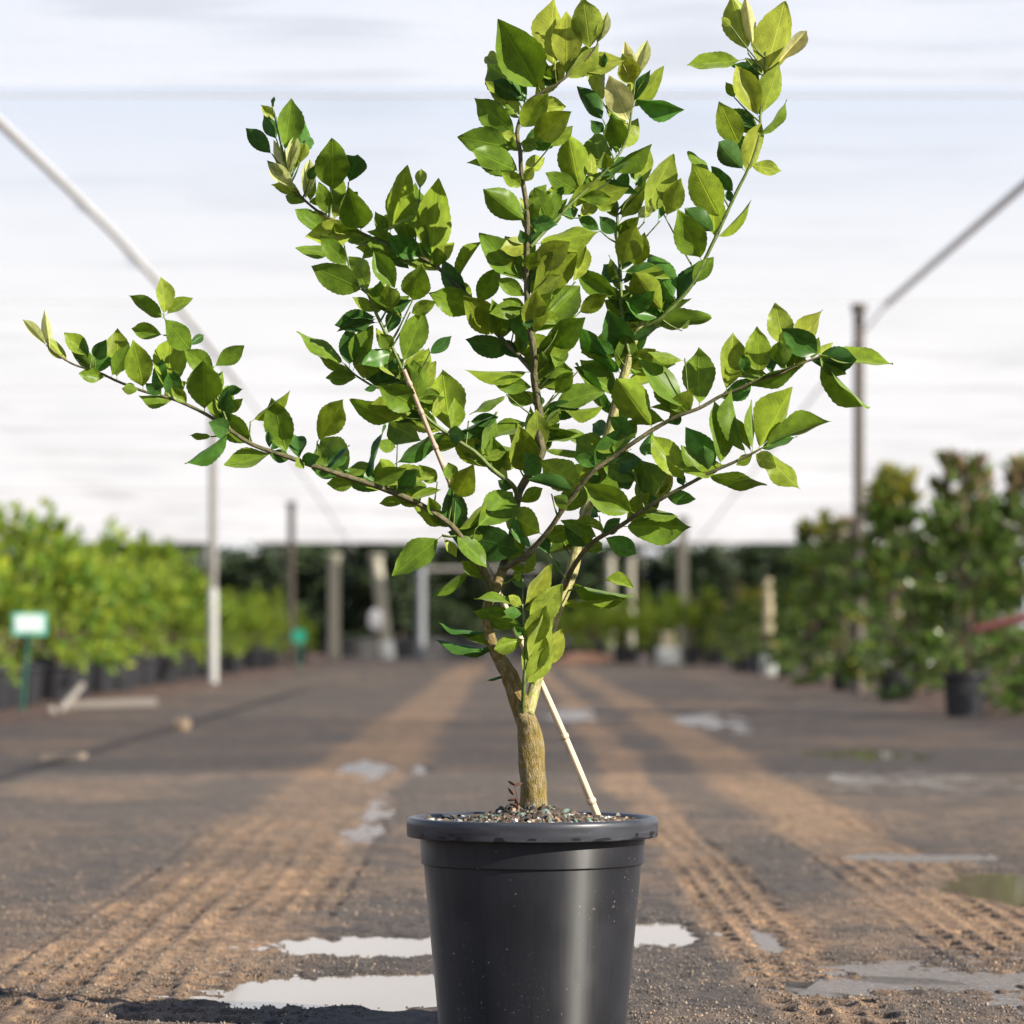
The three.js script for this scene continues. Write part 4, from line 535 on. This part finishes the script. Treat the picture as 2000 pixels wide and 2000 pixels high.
  [850, 0, [[790, 665, 478, 148, 330, 'n'], [690, 745, 375, 445, 285, 'n'], [655, 775, 435, 615, 140, 'd'], [500, 475, 385, 425, 105, 'y'], [905, 530, 890, -18, 205, 'y'], [990, 565, 992, 83, 215, 'y'], [1160, 395, 1118, -25, 220, 'y'], [1190, 325, 1302, 88, 85, 'Y'], [1232, 335, 1283, 178, 55, 'd'], [968, 605, 1243, 335, 130, 'y'], [955, 545, 1155, 345, 70, 'b'], [820, 655, 925, 515, 90, 'd'], [650, 985, 855, 705, 175, 'b'], [612, 1015, 293, 738, 185, 'n'], [640, 905, 535, 758, 50, 'n'], [722, 1065, 1023, 848, 205, 'b'], [850, 1125, 1048, 953, 95, 'b'], [638, 1075, 772, 1112, 105, 'n'], [630, 1135, 167, 1035, 195, 'n'], [632, 1305, 262, 1125, 205, 'n'], [500, 1285, 233, 1225, 75, 'b'], [642, 1405, 500, 1285, 110, 'b'], [690, 1295, 825, 1188, 115, 'y'], [702, 1385, 745, 1255, 75, 'y'], [605, 1062, 498, 998, 75, 'y'], [665, 1685, 358, 1423, 205, 'n'], [1110, 1465, 1008, 1013, 225, 'b'], [1062, 1445, 838, 1308, 145, 'n'], [1230, 1295, 1200, 988, 225, 'n'], [1280, 1312, 1642, 1098, 115, 'n'], [890, 1645, 882, 1398, 130, 'b'], [830, 1672, 748, 1408, 150, 'n'], [920, 1485, 972, 1408, 55, 'd'], [1090, 1512, 1325, 1488, 105, 'n'], [950, 1632, 1085, 1578, 115, 'd'], [705, 1705, 850, 1690, 125, 'n'], [1432, 925, 1318, 565, 200, 'Y'], [1272, 915, 1072, 648, 145, 'd'], [1272, 785, 1208, 395, 125, 'y'], [1482, 655, 1420, 408, 165, 'y'], [1502, 645, 1430, 308, 95, 'Y'], [1522, 565, 1602, 298, 98, 'Y'], [1500, 775, 1622, 518, 85, 'd'], [1432, 965, 1285, 795, 95, 'y'], [1372, 1145, 1338, 878, 175, 'n'], [1402, 1135, 1528, 895, 145, 'y'], [1272, 1005, 1175, 915, 95, 'd'], [1250, 545, 1282, 388, 55, 'd'], [1372, 1565, 1238, 1325, 135, 'n'], [1402, 1485, 1452, 1288, 95, 'g'], [1560, 1425, 1468, 1248, 75, 'g'], [1500, 1445, 1635, 1125, 125, 'y'], [1570, 1685, 1805, 1162, 185, 'y'], [1740, 1645, 1858, 1345, 155, 'y'], [1680, 1685, 1762, 1368, 95, 'g'], [1440, 1695, 1605, 1365, 125, 'y'], [1520, 1645, 1652, 1548, 85, 'Y'], [1250, 1745, 1072, 1618, 95, 'g'], [1352, 1765, 1245, 1638, 115, 'd'], [1340, 1605, 1198, 1508, 95, 'b'], [1090, 1645, 1195, 1518, 115, 'y'], [1300, 1270, 1270, 1150, 120, 'b'], [1360, 1660, 1280, 1440, 110, 'b'], [1440, 1780, 1540, 1640, 100, 'b'], [680, 1840, 640, 1740, 80, 'd']]],
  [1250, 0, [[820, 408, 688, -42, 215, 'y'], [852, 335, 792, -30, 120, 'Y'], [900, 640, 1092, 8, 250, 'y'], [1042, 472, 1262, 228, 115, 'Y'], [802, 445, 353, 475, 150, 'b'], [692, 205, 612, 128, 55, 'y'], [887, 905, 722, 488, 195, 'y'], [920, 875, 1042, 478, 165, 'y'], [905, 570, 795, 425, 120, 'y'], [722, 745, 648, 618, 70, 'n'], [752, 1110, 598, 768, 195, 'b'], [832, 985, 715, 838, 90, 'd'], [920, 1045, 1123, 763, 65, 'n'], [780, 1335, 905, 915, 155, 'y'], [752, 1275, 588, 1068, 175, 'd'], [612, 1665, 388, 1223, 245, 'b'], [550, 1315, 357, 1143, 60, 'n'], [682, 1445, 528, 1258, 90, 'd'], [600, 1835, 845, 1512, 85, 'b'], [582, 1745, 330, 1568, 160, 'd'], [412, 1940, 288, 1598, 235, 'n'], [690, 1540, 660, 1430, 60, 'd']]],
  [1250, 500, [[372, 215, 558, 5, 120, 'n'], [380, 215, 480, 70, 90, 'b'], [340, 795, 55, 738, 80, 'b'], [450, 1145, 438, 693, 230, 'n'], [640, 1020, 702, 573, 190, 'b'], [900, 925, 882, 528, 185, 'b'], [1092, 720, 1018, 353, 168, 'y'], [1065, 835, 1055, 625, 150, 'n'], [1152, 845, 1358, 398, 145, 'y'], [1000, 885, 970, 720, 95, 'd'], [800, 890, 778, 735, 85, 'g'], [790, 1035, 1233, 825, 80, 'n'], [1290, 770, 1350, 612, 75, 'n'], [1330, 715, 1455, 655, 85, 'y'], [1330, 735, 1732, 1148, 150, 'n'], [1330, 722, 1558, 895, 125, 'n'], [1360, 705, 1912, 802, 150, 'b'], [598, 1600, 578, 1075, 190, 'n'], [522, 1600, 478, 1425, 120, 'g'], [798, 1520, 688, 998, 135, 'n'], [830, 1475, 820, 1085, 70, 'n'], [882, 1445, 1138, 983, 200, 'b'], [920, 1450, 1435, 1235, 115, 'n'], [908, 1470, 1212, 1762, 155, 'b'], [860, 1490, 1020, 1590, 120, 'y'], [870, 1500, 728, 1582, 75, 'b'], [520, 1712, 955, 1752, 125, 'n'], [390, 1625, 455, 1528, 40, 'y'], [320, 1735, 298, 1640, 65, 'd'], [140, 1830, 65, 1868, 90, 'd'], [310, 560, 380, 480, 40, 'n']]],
];
{
  const r = rng(2024), all = [];
  for (const [ox, oy, rows] of LEAVES) for (const [bx, by, tx, ty, w, c] of rows) all.push([ox + bx * Z, oy + by * Z, ox + tx * Z, oy + ty * Z, w * Z, c]);
  const traced = all.length, twigs = [];
  while (all.length < traced + 260) { // leaves further inside the crown, behind the others
    const [sx, sy] = stemPoints[Math.floor(r() * stemPoints.length)]; if (sy > 1120 || sy < 130 || ((sx < 690 || sx > 1330) && r() < 0.55)) continue;
    const a = -Math.PI / 2 + (r() - 0.5) * 3.6, l = (50 + r() * 58) * (sx < 600 ? 0.75 : 1); all.push([sx, sy, sx + Math.cos(a) * l, sy + Math.sin(a) * l, l * (0.25 + r() * 0.3), 'nnnbbydg'[Math.floor(r() * 8)]]);
  }
  const order = all.map((a, i) => [Math.hypot(a[2] - a[0], a[3] - a[1]) * a[4], i]).sort((a, b) => b[0] - a[0]), big = new Set(order.slice(0, 300).map((a) => a[1])), small = [];
  all.forEach(([bx, by, tx, ty, w, c], i) => { w *= 1.03;
    const len = Math.hypot(tx - bx, ty - by), ratio = 0.47 + (r() - 0.5) * 0.06, tight = c === 'Y' && w / len < 0.45;
    let L = len, dz = (r() - 0.5) * 0.25 * len, roll = 0, W = w;
    if (w / len > ratio) { L = Math.min(w / ratio, len * 1.5); dz = Math.sqrt(Math.max(0, L * L - len * len)) * (r() < 0.65 ? 1 : -1); }
    else if (!tight) { W = Math.min(ratio * len, w * 3.2); roll = Math.acos(Math.min(1, w / W)); }
    const [gap, stem] = nearestStem(bx, by); let z0 = stem[2];
    if (gap < 20) { bx = lerp(bx, stem[0], 0.85); by = lerp(by, stem[1], 0.85); z0 += (r() - 0.5) * 0.004; }
    else { z0 += (r() - 0.5) * 0.03; twigs.push([bx, by, z0, ...nearestStem(bx, by + gap * 0.85)[1]]); }
    if (i >= traced) z0 -= 0.004 + r() * 0.01;
    const B = tp(bx, by, z0), T = tp(tx, ty, z0 + dz * U), A = T.clone().sub(B), LL = A.length(); A.divideScalar(LL);
    const view = V(0, EYE, 0).sub(B).normalize(), w0 = V().crossVectors(A, view).normalize(), n0 = V().crossVectors(w0, A).normalize();
    const tilt = (s) => { const q = w0.clone().multiplyScalar(Math.cos(s)).addScaledVector(n0, Math.sin(s)); return [q, V().crossVectors(q, A)]; };
    roll += (r() - 0.5) * 0.2; const [pa, na] = tilt(roll), [pb, nb] = tilt(-roll), la = na.dot(sunDir), lb = nb.dot(sunDir);
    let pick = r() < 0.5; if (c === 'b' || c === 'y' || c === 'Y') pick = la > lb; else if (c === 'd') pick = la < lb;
    const [X, N] = pick ? [pa, na] : [pb, nb];
    const flip = r() < 0.7 ? 1 : -1, m = new THREE.Matrix4().makeBasis(X.clone().multiplyScalar(W * U * flip), A.clone().multiplyScalar(LL), N.clone().multiplyScalar(LL * flip * 0.9));
    m.setPosition(B.clone().sub(POT));
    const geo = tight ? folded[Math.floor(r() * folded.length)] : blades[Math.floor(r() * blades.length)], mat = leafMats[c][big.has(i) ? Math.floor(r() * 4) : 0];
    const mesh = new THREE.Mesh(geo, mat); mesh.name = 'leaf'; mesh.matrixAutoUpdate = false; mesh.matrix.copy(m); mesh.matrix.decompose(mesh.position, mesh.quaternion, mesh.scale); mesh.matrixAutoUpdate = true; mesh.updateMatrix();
    if (big.has(i)) tree.add(mesh); else small.push(mesh);
  });
  if (small.length) {
    for (const mat of new Set(small.map((m) => m.material))) { const p = new THREE.Mesh(mergeGeometries(small.filter((m) => m.material === mat).map((m) => m.geometry.clone().applyMatrix4(m.matrix))), mat); p.name = 'small_leaves'; p.userData = { kind: 'stuff' }; tree.add(p); }
  }
  for (const [x, y, z, sx, sy, sz] of twigs) { const a = local(tp(sx, sy, sz)), b = local(tp(x, y, z)), m = a.clone().lerp(b, 0.5).add(V(0, -0.002, 0)); part(limb([a, m, b.clone().addScaledVector(b.clone().sub(a), 0.06)], [0.0017, 0.0013, 0.001], 6, 6), stemMat.green, 'twig', tree); }
  console.log('twigs', twigs.length, 'leaves', all.length, 'merged', small.length);
}
thing(tree, 'lemon_tree', 'young lemon tree with spreading branches and glossy leaves in the black pot', 'tree');

// bamboo stake
{
  const st = new THREE.Group(), a = tp(1174, 1612, -0.09), b = tp(786, 722, 0.075); st.position.copy(a);
  const dir = b.clone().sub(a), n = 40, pts = [], rad = [], nodes = [0.055, 0.2, 0.34, 0.46, 0.56, 0.66, 0.75, 0.835, 0.91, 0.97];
  for (let i = 0; i <= n; i++) { const t = i / n; pts.push(dir.clone().multiplyScalar(t).add(V(0.003 * Math.sin(t * 7), 0, 0))); rad.push(lerp(8.6, 4.6, t) * U); }
  const map = tex(64, 256, (i, j) => { const v = 0.85 + 0.25 * vnoise(i / 3, j / 40, 21, 6) - 0.1 * (vnoise(i / 2, j / 9, 32, 28) > 0.8); return [0.92 * v, 0.88 * v, 0.82 * v]; }, true, [30, 3]);
  const cane = new THREE.MeshStandardMaterial({ map, roughness: 0.6 });
  const tones = [[0.74, 0.66, 0.54], [0.70, 0.61, 0.51], [0.60, 0.50, 0.42], [0.52, 0.42, 0.36]].map((c) => { const q = cane.clone(); q.color.setRGB(c[0] * 1.1, c[1] * 1.1, c[2] * 1.1); return q; });
  [0, ...nodes].forEach((t0, k) => { const t1 = nodes[k] ?? 1, q = [], w = []; for (let i = 0; i <= 6; i++) { const t = lerp(t0, t1, i / 6); q.push(dir.clone().multiplyScalar(t).add(V(0.003 * Math.sin(t * 7), 0, 0))); w.push(lerp(8.2, 4.2, t) * U); } part(limb(q, w, 12, 14), tones[k < 3 ? 0 : k < 5 ? 1 : k < 8 ? 2 : 3], 'internode', st); });
  for (const t of nodes) { const c = dir.clone().multiplyScalar(t).add(V(0.003 * Math.sin(t * 7), 0, 0)), u = dir.clone().normalize(), R = lerp(8.6, 4.6, t) * U; part(limb([c.clone().addScaledVector(u, -0.004), c.clone().addScaledVector(u, -0.001), c.clone().addScaledVector(u, 0.0015), c.clone().addScaledVector(u, 0.005)], [R * 1.0, R * 1.22, R * 1.16, R * 0.98], 8, 14), tones[t < 0.4 ? 1 : 3], 'node', st); }
  thing(st, 'bamboo_stake', 'thin bamboo stake leaning from the pot up through the lemon tree', 'stake');
}
shadow(scene);
renderer.render(scene, camera);
